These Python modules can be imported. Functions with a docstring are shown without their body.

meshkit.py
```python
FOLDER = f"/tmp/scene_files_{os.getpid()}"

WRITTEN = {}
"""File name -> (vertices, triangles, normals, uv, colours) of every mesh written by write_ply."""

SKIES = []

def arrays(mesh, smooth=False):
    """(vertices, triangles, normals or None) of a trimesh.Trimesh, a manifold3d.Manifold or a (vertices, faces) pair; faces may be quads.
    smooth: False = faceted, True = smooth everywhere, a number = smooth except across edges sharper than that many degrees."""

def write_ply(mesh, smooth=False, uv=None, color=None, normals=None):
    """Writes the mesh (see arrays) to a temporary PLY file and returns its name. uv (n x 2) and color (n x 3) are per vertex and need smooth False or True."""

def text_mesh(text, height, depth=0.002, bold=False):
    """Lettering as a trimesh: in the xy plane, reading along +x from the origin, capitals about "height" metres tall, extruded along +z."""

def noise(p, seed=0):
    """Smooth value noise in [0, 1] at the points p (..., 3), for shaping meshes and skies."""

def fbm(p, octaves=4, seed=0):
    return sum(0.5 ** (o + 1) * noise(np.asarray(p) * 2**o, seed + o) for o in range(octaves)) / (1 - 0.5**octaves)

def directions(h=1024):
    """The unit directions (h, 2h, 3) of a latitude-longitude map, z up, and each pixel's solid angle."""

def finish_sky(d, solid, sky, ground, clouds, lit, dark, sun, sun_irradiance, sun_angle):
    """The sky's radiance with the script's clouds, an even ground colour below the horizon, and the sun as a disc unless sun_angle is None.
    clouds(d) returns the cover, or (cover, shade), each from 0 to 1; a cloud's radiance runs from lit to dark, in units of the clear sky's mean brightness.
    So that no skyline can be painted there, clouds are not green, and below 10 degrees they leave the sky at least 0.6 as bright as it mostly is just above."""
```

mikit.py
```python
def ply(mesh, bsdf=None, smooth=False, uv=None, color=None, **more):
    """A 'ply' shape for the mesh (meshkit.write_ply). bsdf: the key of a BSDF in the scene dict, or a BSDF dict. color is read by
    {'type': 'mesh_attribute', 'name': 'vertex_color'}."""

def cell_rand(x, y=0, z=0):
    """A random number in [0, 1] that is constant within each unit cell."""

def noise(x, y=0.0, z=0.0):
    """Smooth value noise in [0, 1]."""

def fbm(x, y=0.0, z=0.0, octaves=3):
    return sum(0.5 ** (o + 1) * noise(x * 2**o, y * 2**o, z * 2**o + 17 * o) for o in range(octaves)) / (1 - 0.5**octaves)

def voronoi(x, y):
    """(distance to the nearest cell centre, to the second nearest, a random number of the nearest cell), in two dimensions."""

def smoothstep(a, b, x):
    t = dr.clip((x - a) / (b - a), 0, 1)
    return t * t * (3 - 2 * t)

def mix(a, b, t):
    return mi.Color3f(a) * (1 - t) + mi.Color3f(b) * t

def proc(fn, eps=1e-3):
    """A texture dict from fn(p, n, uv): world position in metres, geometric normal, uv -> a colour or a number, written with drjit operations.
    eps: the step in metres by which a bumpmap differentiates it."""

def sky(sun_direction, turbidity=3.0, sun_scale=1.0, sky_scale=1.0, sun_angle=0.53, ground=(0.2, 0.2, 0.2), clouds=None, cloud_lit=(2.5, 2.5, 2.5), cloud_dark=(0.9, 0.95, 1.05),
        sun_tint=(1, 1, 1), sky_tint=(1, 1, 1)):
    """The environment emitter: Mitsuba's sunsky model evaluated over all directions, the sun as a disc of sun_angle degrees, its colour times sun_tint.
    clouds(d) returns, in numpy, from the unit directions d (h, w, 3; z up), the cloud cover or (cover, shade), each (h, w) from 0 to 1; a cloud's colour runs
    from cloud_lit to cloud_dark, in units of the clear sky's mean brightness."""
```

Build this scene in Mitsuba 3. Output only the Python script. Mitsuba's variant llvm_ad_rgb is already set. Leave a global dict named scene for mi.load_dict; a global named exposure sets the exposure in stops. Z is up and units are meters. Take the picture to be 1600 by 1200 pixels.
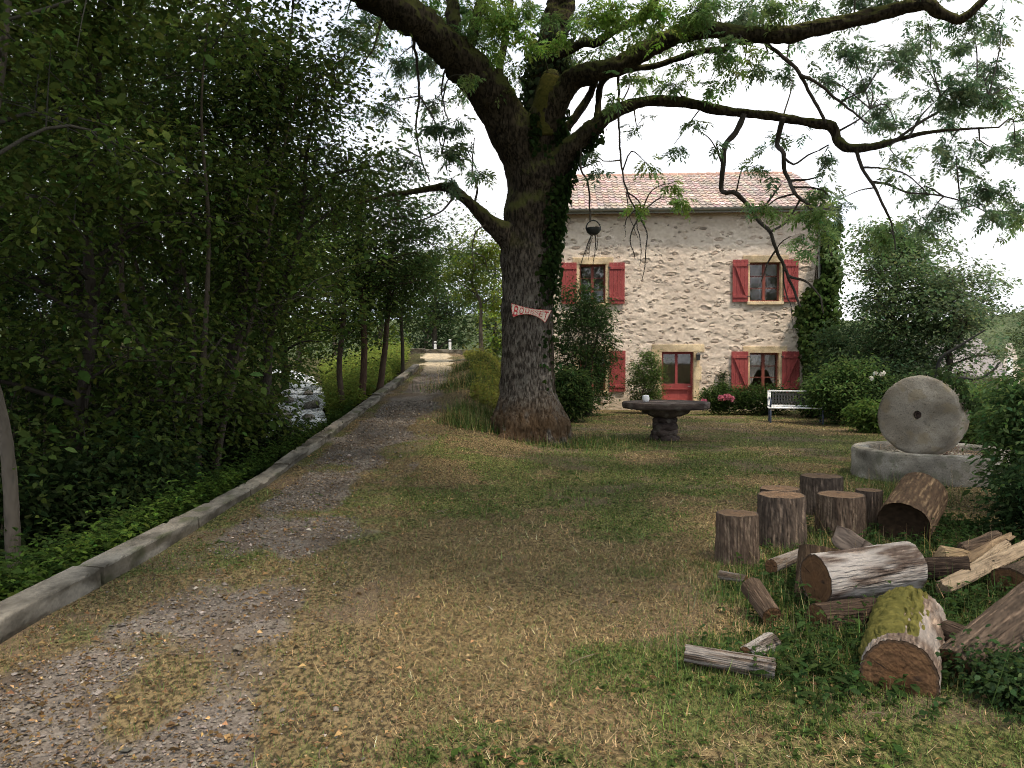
import math
import numpy as np
import trimesh
import mitsuba as mi
import drjit as dr
import mikit
import meshkit
from mikit import noise as tnoise, fbm as tfbm, voronoi, smoothstep as tss, mix
from shapely.geometry import Polygon

T = mi.ScalarTransform4f
scene, labels = {}, {}

# ------------------------------------------------------------------ camera, sky, exposure
F, PITCH, EYE = 1232.0, math.radians(1.5), 1.6
scene['camera'] = {'type': 'perspective', 'fov': 2 * math.degrees(math.atan(800 / F)), 'fov_axis': 'x',
                   'to_world': T().look_at([0, 0, EYE], [0, math.cos(PITCH), EYE - math.sin(PITCH)], [0, 0, 1]),
                   'near_clip': 0.1, 'far_clip': 4000.0}


def cloud_cover(d):
    q = d / np.maximum(d[..., 2:] + 0.25, 0.05) * 1.6
    n = meshkit.fbm(np.stack([q[..., 0], q[..., 1], q[..., 0] * 0 + 3.0], -1), 4, 5)
    return np.clip(0.72 + 1.5 * (n - 0.42), 0.3, 1), np.clip((n - 0.5) * 1.2, 0, 0.5)


scene['sky'] = mikit.sky([0.30, -0.36, 0.88], turbidity=4, sun_scale=0.48, sun_angle=6.0, clouds=cloud_cover,
                         cloud_lit=(2.9, 2.9, 2.92), cloud_dark=(1.7, 1.75, 1.85))
exposure = 2.32

# ------------------------------------------------------------------ helpers
RNG = np.random.default_rng
cp, sp = math.cos(PITCH), math.sin(PITCH)


def at(px, py, D):
    """The point at forward distance D that stands at this pixel of the 1600 x 1200 photograph."""
    x, k = (px - 800) / F, (600 - py) / F
    y, z = cp + k * sp, -sp + k * cp
    return np.array([x / y * D, D, EYE + z / y * D])


def nz(p, s=1.0, o=3, seed=0):
    return meshkit.fbm(np.asarray(p, float) * s, o, seed)


def tex2(x, y, octaves=3):
    """The same pattern as mikit.fbm(x, y), in numpy."""
    x, y = np.asarray(x, float), np.asarray(y, float)
    s = 0
    for o in range(octaves):
        s = s + 0.5 ** (o + 1) * meshkit.noise(np.stack([x * 2 ** o + 1e6, y * 2 ** o + 1e6, x * 0 + 17 * o + 1e6], -1))
    return s / (1 - 0.5 ** octaves)


def ss(a, b, x):
    t = np.clip((np.asarray(x, float) - a) / (b - a), 0, 1)
    return t * t * (3 - 2 * t)


def unit(v):
    v = np.asarray(v, float)
    return v / (np.linalg.norm(v, axis=-1, keepdims=True) + 1e-12)


class MB:
    def __init__(self):
        self.v, self.f, self.c, self.uv, self.n = [], [], [], [], 0

    def add(self, v, f, c=(0.5, 0.5, 0.5), uv=None):
        v, f = np.asarray(v, float), np.asarray(f, int)
        if f.shape[1] == 4:
            f = np.vstack([f[:, [0, 1, 2]], f[:, [0, 2, 3]]])
        self.v.append(v)
        self.f.append(f + self.n)
        self.c.append(np.broadcast_to(np.asarray(c, float), (len(v), 3)))
        self.uv.append(np.zeros((len(v), 2)) if uv is None else uv)
        self.n += len(v)
        return self

    def arrays(self):
        return np.vstack(self.v), np.vstack(self.f), np.vstack(self.c), np.vstack(self.uv)

    def build(self, key, bsdf, smooth=False, color=True, uv=False):
        v, f, c, u = self.arrays()
        m = trimesh.Trimesh(v, f, process=False)
        kw = {}
        if color and (smooth is False or smooth is True):
            kw['color'] = c
        if uv:
            kw['uv'] = u
        return put(key, m, bsdf, smooth, **kw)


def free(key):
    if key not in scene and key not in labels:
        return key
    n = 1
    while f'{key}_{n:03d}' in scene or f'{key}_{n:03d}' in labels:
        n += 1
    return f'{key}_{n:03d}'


def put(key, mesh, bsdf, smooth=False, **kw):
    key = free(key) if key in scene else key
    scene[key] = mikit.ply(mesh, bsdf, smooth=smooth, **kw)
    return key


def thing(name, label, cat, group=None):
    key = free(name)
    labels[key] = {'label': label, 'category': cat}
    if group:
        labels[key]['group'] = group
    return key


def structure(key, label=None):
    labels[key] = {'kind': 'structure'}
    if label:
        labels[key]['label'] = label
    return key


def stuff(key, label, cat=None):
    labels[key] = {'kind': 'stuff', 'label': label}
    if cat:
        labels[key]['category'] = cat
    return key


def box(x0, x1, y0, y1, z0, z1, b=0.0):
    if b <= 0:
        v = np.array([[x, y, z] for x in (x0, x1) for y in (y0, y1) for z in (z0, z1)], float)
        f = [[0, 1, 3], [0, 3, 2], [4, 6, 7], [4, 7, 5], [0, 4, 5], [0, 5, 1], [2, 3, 7], [2, 7, 6], [0, 2, 6], [0, 6, 4], [1, 5, 7], [1, 7, 3]]
        return v, np.array(f)
    pts = []
    for x, sx in ((x0, 1), (x1, -1)):
        for y, sy in ((y0, 1), (y1, -1)):
            for z, sz in ((z0, 1), (z1, -1)):
                pts += [[x + sx * b, y + sy * b, z], [x + sx * b, y, z + sz * b], [x, y + sy * b, z + sz * b]]
    h = trimesh.convex.convex_hull(np.array(pts))
    return np.array(h.vertices), np.array(h.faces)


def bar(p0, p1, w, t, up=(0, 0, 1)):
    """A straight batten of width w and thickness t (along the cross axis)."""
    p0, p1 = np.asarray(p0, float), np.asarray(p1, float)
    a = unit(p1 - p0)
    s = unit(np.cross(a, up))
    n = np.cross(s, a)
    v = np.array([p + i * s * t / 2 + j * n * w / 2 for p in (p0, p1) for i in (-1, 1) for j in (-1, 1)])
    f = [[0, 1, 3], [0, 3, 2], [4, 6, 7], [4, 7, 5], [0, 4, 5], [0, 5, 1], [2, 3, 7], [2, 7, 6], [0, 2, 6], [0, 6, 4], [1, 5, 7], [1, 7, 3]]
    return v, np.array(f)


def spline(P, R=None, step=0.2):
    P = np.asarray(P, float)
    Q = np.vstack([2 * P[0] - P[1], P, 2 * P[-1] - P[-2]])
    out, rad = [], []
    for i in range(len(P) - 1):
        n = max(1, int(np.linalg.norm(P[i + 1] - P[i]) / step))
        t = np.linspace(0, 1, n, endpoint=False)[:, None]
        a, b, c, d = Q[i:i + 4]
        out.append(0.5 * (2 * b + (c - a) * t + (2 * a - 5 * b + 4 * c - d) * t ** 2 + (3 * b - a - 3 * c + d) * t ** 3))
        if R is not None:
            rad.append(R[i] + (R[i + 1] - R[i]) * t[:, 0])
    out.append(P[-1:])
    if R is not None:
        rad.append(np.array([R[-1]]))
        return np.vstack(out), np.concatenate(rad)
    return np.vstack(out)


def tube(P, R, sides=8, cap=True):
    """A swept tube; returns v, f, uv (around, along in metres)."""
    P, R = np.asarray(P, float), np.broadcast_to(np.asarray(R, float), (len(P),))
    t = unit(np.gradient(P, axis=0))
    a = np.empty_like(P)
    a0 = np.cross(t[0], [0, 0, 1.0] if abs(t[0][2]) < 0.9 else [1.0, 0, 0])
    a[0] = unit(a0)
    for i in range(1, len(P)):
        x = a[i - 1] - t[i] * (a[i - 1] @ t[i])
        a[i] = unit(x)
    b = np.cross(t, a)
    th = np.arange(sides) * 2 * np.pi / sides
    v = P[:, None] + R[:, None, None] * (np.cos(th)[None, :, None] * a[:, None] + np.sin(th)[None, :, None] * b[:, None])
    n = len(P)
    i, j = np.meshgrid(np.arange(n - 1), np.arange(sides), indexing='ij')
    q = np.stack([i * sides + j, i * sides + (j + 1) % sides, (i + 1) * sides + (j + 1) % sides, (i + 1) * sides + j], -1).reshape(-1, 4)
    f = np.vstack([q[:, [0, 1, 2]], q[:, [0, 2, 3]]])
    s = np.concatenate([[0], np.cumsum(np.linalg.norm(np.diff(P, axis=0), axis=1))])
    uv = np.stack([np.broadcast_to(th[None], (n, sides)), np.broadcast_to(s[:, None], (n, sides))], -1).reshape(-1, 2)
    v = v.reshape(-1, 3)
    if cap:
        v = np.vstack([v, P[:1], P[-1:]])
        uv = np.vstack([uv, [[0, 0], [0, s[-1]]]])
        k, m = n * sides, (n - 1) * sides
        jj = np.arange(sides)
        f = np.vstack([f, np.stack([(jj + 1) % sides, jj, jj * 0 + k], 1), np.stack([m + jj, m + (jj + 1) % sides, jj * 0 + k + 1], 1)])
    return v, f, uv


def normals_of(v, f):
    n = np.zeros_like(v)
    c = np.cross(v[f[:, 1]] - v[f[:, 0]], v[f[:, 2]] - v[f[:, 0]])
    for k in range(3):
        np.add.at(n, f[:, k], c)
    return unit(n)


def frames(d, n):
    d = unit(d)
    n = n - d * (n * d).sum(-1, keepdims=True)
    n = unit(n)
    return d, n, np.cross(d, n)


def leaf4(P, d, n, L, W, c, fold=0.15):
    """Folded two-triangle leaves, all at once."""
    d, n, s = frames(d, n)
    L, W = np.broadcast_to(L, len(P))[:, None], np.broadcast_to(W, len(P))[:, None]
    v = np.stack([P, P + d * L * 0.45 + s * W / 2 + n * W * fold, P + d * L * 0.45 - s * W / 2 + n * W * fold, P + d * L - n * L * 0.06], 1).reshape(-1, 3)
    k = np.arange(len(P))[:, None] * 4
    f = np.hstack([k, k + 2, k + 3, k, k + 3, k + 1]).reshape(-1, 3)
    return v, f, np.repeat(c, 4, 0)


def leaf6(P, d, n, L, W, c, fold=0.12):
    """Four-triangle leaves with a rounded outline."""
    d, n, s = frames(d, n)
    L, W = np.broadcast_to(L, len(P))[:, None], np.broadcast_to(W, len(P))[:, None]
    up = n * W * fold
    v = np.stack([P, P + d * L * .25 + s * W * .42 + up, P + d * L * .25 - s * W * .42 + up, P + d * L * .62 + s * W * .45 + up * .6, P + d * L * .62 - s * W * .45 + up * .6,
                  P + d * L - n * L * 0.1], 1).reshape(-1, 3)
    k = np.arange(len(P))[:, None] * 6
    f = np.hstack([k, k + 2, k + 1, k + 1, k + 2, k + 4, k + 1, k + 4, k + 3, k + 3, k + 4, k + 5]).reshape(-1, 3)
    return v, f, np.repeat(c, 6, 0)


def tint(rng, base, n, spread=0.28, hue=0.12):
    g = np.exp(rng.normal(0, spread, (n, 1)))
    h = 1 + rng.normal(0, hue, (n, 3)) * np.array([1.0, 0.4, 1.0])
    return np.clip(np.asarray(base) * g * h, 0.004, 0.9)


def mulchain(key, fn):
    scene[key] = fn


# ------------------------------------------------------------------ materials
VC = {'type': 'mesh_attribute', 'name': 'vertex_color'}


def two(d):
    return {'type': 'twosided', 'nested': d}


def rough(col, r=0.85, spec=0.3):
    return {'type': 'principled', 'base_color': col, 'roughness': r, 'specular': spec}


def rgb(*c):
    return {'type': 'rgb', 'value': list(c)}


scene['leaf'] = {'type': 'principledthin', 'base_color': VC, 'roughness': 0.55, 'diff_trans': 1.0, 'eta': 1.35}
scene['leaf_ash'] = {'type': 'principledthin', 'base_color': VC, 'roughness': 0.6, 'diff_trans': 1.45, 'eta': 1.3}
scene['vdiff'] = two({'type': 'diffuse', 'reflectance': VC})
scene['vrough'] = two(rough(VC, 0.8, 0.25))
scene['bark_v'] = two({'type': 'bumpmap', 'arbitrary': mikit.proc(lambda p, n, uv: tfbm(uv.x * 9.0, uv.y * 7.0, 0.0, 3) * 0.5 + tnoise(uv.x * 26, uv.y * 16) * 0.5, 2e-3), 'scale': 0.025, 'bsdf': rough(VC, 0.9, 0.2)})


def old_bark(p, n, uv):
    k = tfbm(p.x * 44, p.y * 44, p.z * 9, 3)
    g = tfbm(p.x * 5, p.y * 5, p.z * 3, 3)
    c = mix((0.034, 0.028, 0.023), (0.165, 0.145, 0.125), tss(0.30, 0.72, k))
    c = mix(c, c * mi.Color3f(0.40, 0.36, 0.30), tss(2.9, 4.6, p.z + 1.5 * (g - 0.5)))  # dark backlit look of upper trunk and limbs painted into the bark colour
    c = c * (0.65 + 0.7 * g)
    lich = tss(0.60, 0.72, tfbm(p.x * 9 + 5, p.y * 9, p.z * 7, 3))
    c = mix(c, (0.24, 0.23, 0.20), lich * 0.35 * (1 - tss(3.0, 4.2, p.z)))
    base = (1 - tss(0.35, 1.15, p.z + 0.5 * (g - 0.5))) * tss(0.30, 0.62, tfbm(p.x * 7, p.y * 7, p.z * 4, 2) + 0.12)
    c = mix(c, mix((0.050, 0.028, 0.014), (0.098, 0.058, 0.024), k), base * 0.8)
    moss = tss(-0.05, 0.5, n.z + 0.8 * (g - 0.5)) * tss(3.6, 4.6, p.z)
    return mix(c, (0.085, 0.092, 0.026), moss * 0.85)


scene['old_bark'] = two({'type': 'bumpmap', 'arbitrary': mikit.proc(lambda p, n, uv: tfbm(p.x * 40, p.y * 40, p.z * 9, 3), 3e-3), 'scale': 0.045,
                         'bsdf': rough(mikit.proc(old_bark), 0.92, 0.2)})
scene['moss'] = two({'type': 'bumpmap', 'arbitrary': mikit.proc(lambda p, n, uv: tfbm(p.x * 70, p.y * 70, p.z * 70, 2), 2e-3), 'scale': 0.02,
                     'bsdf': rough(mikit.proc(lambda p, n, uv: mix((0.040, 0.046, 0.012), (0.145, 0.13, 0.035), tfbm(p.x * 30, p.y * 30, p.z * 30, 3))), 0.95, 0.15)})


def lawn_mask(x, y):
    return x * 0.55 + 3.1, y * 0.55 + 1.7


KXY, KXV = [-80, 3, 4.56, 6.75, 12, 27, 36, 60], [-2.8, -2.88, -2.96, -3.02, -3.2, -3.2, -4.2, -7.0]
PRY, PRV = [-80, 3.3, 5, 7, 10, 13, 16, 20, 27, 32, 36, 60], [-0.5, -0.75, -1.1, -1.4, -1.75, -1.6, -1.42, -1.38, -1.8, -2.2, -2.6, -5]


def lerp_t(y, xs, vs):
    out = mi.Float(vs[0])
    for a, b, u, v in zip(xs[:-1], xs[1:], vs[:-1], vs[1:]):
        out = dr.select(y >= a, u + (v - u) * dr.clip((y - a) / (b - a), 0, 1), out)
    return out


def gravel_mask_t(p):
    k, r = lerp_t(p.y, KXY, KXV), lerp_t(p.y, PRY, PRV)
    t = (p.x - k) / (r - k)
    e = tss(0.04, 0.32, t) * (1 - tss(0.62, 0.96, t))
    st = dr.exp(-dr.square((t - 0.56) / 0.14)) * (1 - tss(5.5, 9.0, p.y))
    return tss(0.28, 0.50, e * 0.60 + 0.17 * tss(5.5, 8.0, p.y) + (tfbm(p.x * 1.2, p.y * 0.8, 0.0, 4) - 0.5) * 1.5 - 0.30 * st)


def ground_col(p, n, uv):
    m = tfbm(p.x * 0.8 + 3.1, p.y * 0.8 + 1.7, 0.0, 4)
    f = tss(0.25, 0.75, tfbm(p.x * 60, p.y * 40, 0.0, 3))
    g = tfbm(p.x * 5, p.y * 5, 0.0, 3)
    c = mix((0.046, 0.033, 0.020), (0.205, 0.150, 0.082), f)
    green = 0.18 + 0.82 * tss(0.43, 0.58, m + 0.5 * (g - 0.5))
    c = mix(c, mix((0.025, 0.033, 0.011), (0.12, 0.135, 0.045), f), green * 0.8)
    soil = tss(0.60, 0.72, tfbm(p.x * 1.1 + 40, p.y * 1.1, 0.0, 3))
    c = mix(c, (0.13, 0.095, 0.07), soil * 0.6)
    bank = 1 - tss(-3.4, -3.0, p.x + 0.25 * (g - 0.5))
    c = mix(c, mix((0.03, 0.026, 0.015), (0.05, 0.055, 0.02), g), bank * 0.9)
    return c


scene['ground_mat'] = two({'type': 'bumpmap', 'arbitrary': mikit.proc(lambda p, n, uv: tfbm(p.x * 22, p.y * 22, 0.0, 3), 4e-3), 'scale': 0.035, 'bsdf': rough(mikit.proc(ground_col), 0.95, 0.1)})


def gravel_col(p, n, uv):
    a, b, r = voronoi(p.x * 42, p.y * 42)
    a2, b2, r2 = voronoi(p.x * 90 + 7, p.y * 90)
    c = mix((0.070, 0.058, 0.048), (0.20, 0.178, 0.155), r)
    c = mix(c, (0.095, 0.075, 0.06), 1 - tss(0.02, 0.18, b - a))
    c = mix(c, mix((0.09, 0.077, 0.065), (0.24, 0.218, 0.195), r2), 0.45)
    c = mix(c, (0.085, 0.065, 0.047), tss(0.42, 0.68, tfbm(p.x * 4, p.y * 3, 3.0, 3)) * 0.75)
    c = mix(c, (0.40, 0.345, 0.25), tss(25.5, 29.5, p.y + 2 * tfbm(p.x * 2, p.y, 0.0, 2)))  # pale dusty track end; its sunlit brightness is painted into the gravel colour
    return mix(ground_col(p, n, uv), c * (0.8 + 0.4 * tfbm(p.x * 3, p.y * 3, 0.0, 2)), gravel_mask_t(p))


scene['gravel_mat'] = two({'type': 'bumpmap', 'arbitrary': mikit.proc(lambda p, n, uv: 1 - voronoi(p.x * 42, p.y * 42)[0], 3e-3), 'scale': 0.014, 'bsdf': rough(mikit.proc(gravel_col), 0.9, 0.2)})


def concrete_col(p, n, uv):
    g = tfbm(p.x * 6, p.y * 3, p.z * 6, 4)
    f = tfbm(p.x * 45, p.y * 45, p.z * 45, 2)
    c = mix((0.065, 0.060, 0.050), (0.215, 0.20, 0.172), tss(0.25, 0.75, g)) * (0.75 + 0.5 * f)
    c = mix(c, (0.06, 0.075, 0.03), tss(0.55, 0.66, tfbm(p.x * 4 + 9, p.y * 2, p.z * 4, 3)) * 0.55)
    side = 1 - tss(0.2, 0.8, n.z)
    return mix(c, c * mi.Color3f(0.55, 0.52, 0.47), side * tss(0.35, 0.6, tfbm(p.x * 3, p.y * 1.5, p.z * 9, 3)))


scene['concrete'] = two({'type': 'bumpmap', 'arbitrary': mikit.proc(lambda p, n, uv: tfbm(p.x * 40, p.y * 40, p.z * 40, 3), 2e-3), 'scale': 0.012, 'bsdf': rough(mikit.proc(concrete_col), 0.92, 0.2)})


def granite(c0, c1, lichen):
    def fn(p, n, uv):
        g = tfbm(p.x * 5, p.y * 5, p.z * 5, 4)
        f = tnoise(p.x * 120, p.y * 120, p.z * 120)
        c = mix(c0, c1, tss(0.25, 0.75, g)) * (0.7 + 0.6 * f)
        pit = tss(0.68, 0.78, tfbm(p.x * 45, p.y * 45, p.z * 45, 2))
        c = mix(c, c * 0.62, pit)
        c = mix(c, lichen, tss(0.55, 0.68, tfbm(p.x * 7 + 3, p.y * 7, p.z * 7 + 1, 3)) * 0.55)
        return c * (0.72 + 0.56 * tss(0.3, 0.7, tfbm(p.x * 2.2, p.y * 2.2, p.z * 2.2 + 5, 3)))
    return fn


def stone_mat(key, c0, c1, lichen, s=0.012):
    scene[key] = two({'type': 'bumpmap', 'arbitrary': mikit.proc(lambda p, n, uv: tfbm(p.x * 45, p.y * 45, p.z * 45, 3), 2e-3), 'scale': s, 'bsdf': rough(mikit.proc(granite(c0, c1, lichen)), 0.9, 0.25)})


stone_mat('millstone_mat', (0.20, 0.175, 0.14), (0.325, 0.295, 0.25), (0.24, 0.195, 0.125))
stone_mat('basin_mat', (0.155, 0.142, 0.12), (0.315, 0.295, 0.26), (0.125, 0.125, 0.085))
stone_mat('table_mat', (0.040, 0.030, 0.026), (0.100, 0.076, 0.066), (0.15, 0.135, 0.118))
stone_mat('dressed_stone', (0.50, 0.39, 0.245), (0.66, 0.545, 0.37), (0.52, 0.44, 0.32), 0.006)


def mortar_col(p, n, uv):
    g = tfbm(p.x * 1.1, p.z * 1.1, 2.0, 4)
    f = tfbm(p.x * 14, p.z * 14, p.y * 14, 3)
    c = mix((0.60, 0.505, 0.425), (0.77, 0.675, 0.58), tss(0.25, 0.75, f * 0.5 + g * 0.5))
    damp = (1 - tss(0.1, 0.9, p.z)) * tss(0.35, 0.6, g)
    return mix(c, (0.36, 0.29, 0.20), damp * 0.6)


scene['mortar'] = two({'type': 'bumpmap', 'arbitrary': mikit.proc(lambda p, n, uv: tfbm(p.x * 26, p.z * 26, p.y * 26, 3), 3e-3), 'scale': 0.012, 'bsdf': rough(mikit.proc(mortar_col), 0.95, 0.1)})


def red_col(p, n, uv):
    g = tfbm(p.x * 3, p.z * 3, 0.0, 3)
    s = tfbm(p.x * 60, p.z * 6, p.y * 20, 3)
    c = mix((0.235, 0.040, 0.044), (0.38, 0.085, 0.082), g) * (0.85 + 0.3 * s)
    return mix(c, (0.42, 0.15, 0.13), tss(0.64, 0.74, s) * 0.5)


scene['red_paint'] = two(rough(mikit.proc(red_col), 0.6, 0.35))
scene['frame_paint'] = two(rough(mikit.proc(lambda p, n, uv: mix((0.15, 0.042, 0.035), (0.26, 0.08, 0.06), tfbm(p.x * 9, p.z * 9, 0.0, 3))), 0.55, 0.4))
scene['white_paint'] = two(rough(mikit.proc(lambda p, n, uv: mix((0.74, 0.77, 0.80), (0.88, 0.89, 0.90), tfbm(p.x * 12, p.y * 12, p.z * 12, 3))), 0.5, 0.4))
scene['dark_iron'] = two(rough(rgb(0.028, 0.03, 0.033), 0.5, 0.5))
scene['blue_iron'] = two(rough(rgb(0.045, 0.06, 0.10), 0.5, 0.5))
scene['zinc'] = two(rough(mikit.proc(lambda p, n, uv: mix((0.20, 0.205, 0.19), (0.33, 0.335, 0.31), tfbm(p.x * 2, p.z * 9, 0.0, 3))), 0.5, 0.5))
scene['glass'] = {'type': 'thindielectric', 'int_ior': 1.5}
scene['curtain_mat'] = {'type': 'principledthin', 'base_color': rgb(0.75, 0.75, 0.74), 'roughness': 0.8, 'diff_trans': 0.7}
scene['render_wall'] = two(rough(mikit.proc(lambda p, n, uv: mix((0.40, 0.36, 0.31), (0.55, 0.50, 0.44), tfbm(p.x * 2, p.y * 2, p.z * 2, 3))), 0.9, 0.2))
scene['slate'] = two(rough(mikit.proc(lambda p, n, uv: mix((0.16, 0.15, 0.15), (0.27, 0.25, 0.25), tfbm(p.x * 3, p.y * 3, p.z * 8, 3))), 0.8, 0.3))


def cut_grey(p, n, uv):
    return cut_col(p, n, uv) * mi.Color3f(1.0, 1.12, 1.25) + mi.Color3f(0.012, 0.012, 0.012)


def cut_col(p, n, uv):
    r = dr.sqrt(uv.x * uv.x + uv.y * uv.y)
    a = dr.atan2(uv.y, uv.x)
    w = tfbm(uv.x * 4 + 20, uv.y * 4 + 20, 0.0, 2)
    ring = tnoise(r * 34 + w * 2, 0.0, 0.0)
    ray = tfbm(a * 9 + 30, r * 1.5, 0.0, 2)
    c = mix((0.060, 0.032, 0.017), (0.155, 0.088, 0.045), ring * 0.55 + ray * 0.45)
    c = mix(c, (0.10, 0.050, 0.022), (1 - tss(0.2, 0.55, r)) * 0.55)
    crack = tss(0.72, 0.80, tnoise(a * 4.5 + 50, r * 0.7, 0.0)) * tss(0.15, 0.5, r)
    c = mix(c, (0.020, 0.013, 0.009), crack * 0.95)
    return mix(c, (0.05, 0.035, 0.025), tss(0.90, 0.98, r) * 0.8) * (0.75 + 0.5 * tfbm(p.x * 25, p.y * 25, p.z * 25, 2))


scene['cut_wood'] = two({'type': 'bumpmap', 'arbitrary': mikit.proc(lambda p, n, uv: tfbm(p.x * 60, p.y * 60, p.z * 60, 2), 2e-3), 'scale': 0.006, 'bsdf': rough(mikit.proc(cut_col), 0.9, 0.2)})


def water_foam(p):
    return tss(0.46, 0.60, tfbm(p.x * 3.2, p.y * 1.5, 1.0, 4))


scene['water_mat'] = two({'type': 'bumpmap', 'arbitrary': mikit.proc(lambda p, n, uv: tfbm(p.x * 6, p.y * 3.0, 4.0, 4), 6e-3), 'scale': 0.10,
                          'bsdf': {'type': 'principled', 'base_color': mikit.proc(lambda p, n, uv: mix((0.012, 0.014, 0.012), (0.72, 0.76, 0.82), water_foam(p))), 'roughness': 0.12, 'specular': 0.6}})
scene['cut_grey'] = two({'type': 'bumpmap', 'arbitrary': mikit.proc(lambda p, n, uv: tfbm(p.x * 60, p.y * 60, p.z * 60, 2), 2e-3), 'scale': 0.006, 'bsdf': rough(mikit.proc(cut_grey), 0.9, 0.2)})
scene['cut_rotten'] = two(rough(mikit.proc(lambda p, n, uv: mix((0.010, 0.007, 0.005), (0.05, 0.033, 0.02), tfbm(p.x * 30, p.y * 30, p.z * 30, 3))), 0.95, 0.1))

# ------------------------------------------------------------------ the ground
PY = [-80, 9, 10.5, 12, 16, 19.7, 24, 27, 32, 36, 40, 46, 60]
PZ = [0, 0, .03, .13, .45, .77, 1.15, 1.45, 1.80, 2.05, 2.10, 1.7, 1.5]


def prof(y):
    return np.interp(y, PY, PZ)


def kx(y):
    return np.interp(y, [-80, 3, 4.56, 6.75, 12, 27, 36, 60], [-2.8, -2.88, -2.96, -3.02, -3.2, -3.2, -4.2, -7.0])


def pr(y):
    return np.interp(y, PRY, PRV)


def gravel_mask(x, y):
    k, r = kx(y), pr(y)
    t = (x - k) / (r - k)
    e = ss(0.04, 0.32, t) * (1 - ss(0.62, 0.96, t))
    st = np.exp(-((t - 0.56) / 0.14) ** 2) * (1 - ss(5.5, 9.0, y))
    return ss(0.28, 0.50, e * 0.60 + 0.17 * ss(5.5, 8.0, y) + (tex2(x * 1.2, y * 0.8, 4) - 0.5) * 1.5 - 0.30 * st)


SY = [-20, 4, 8, 12, 14.5, 17, 20, 26, 32, 40, 70]
SX = [-8.5, -7.2, -6.4, -5.4, -4.85, -4.7, -5.35, -6.9, -8.6, -12, -22]
SZ = [-1.7, -1.35, -0.95, -.45, -.12, .2, .40, .75, 1.02, 1.25, 1.3]


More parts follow.
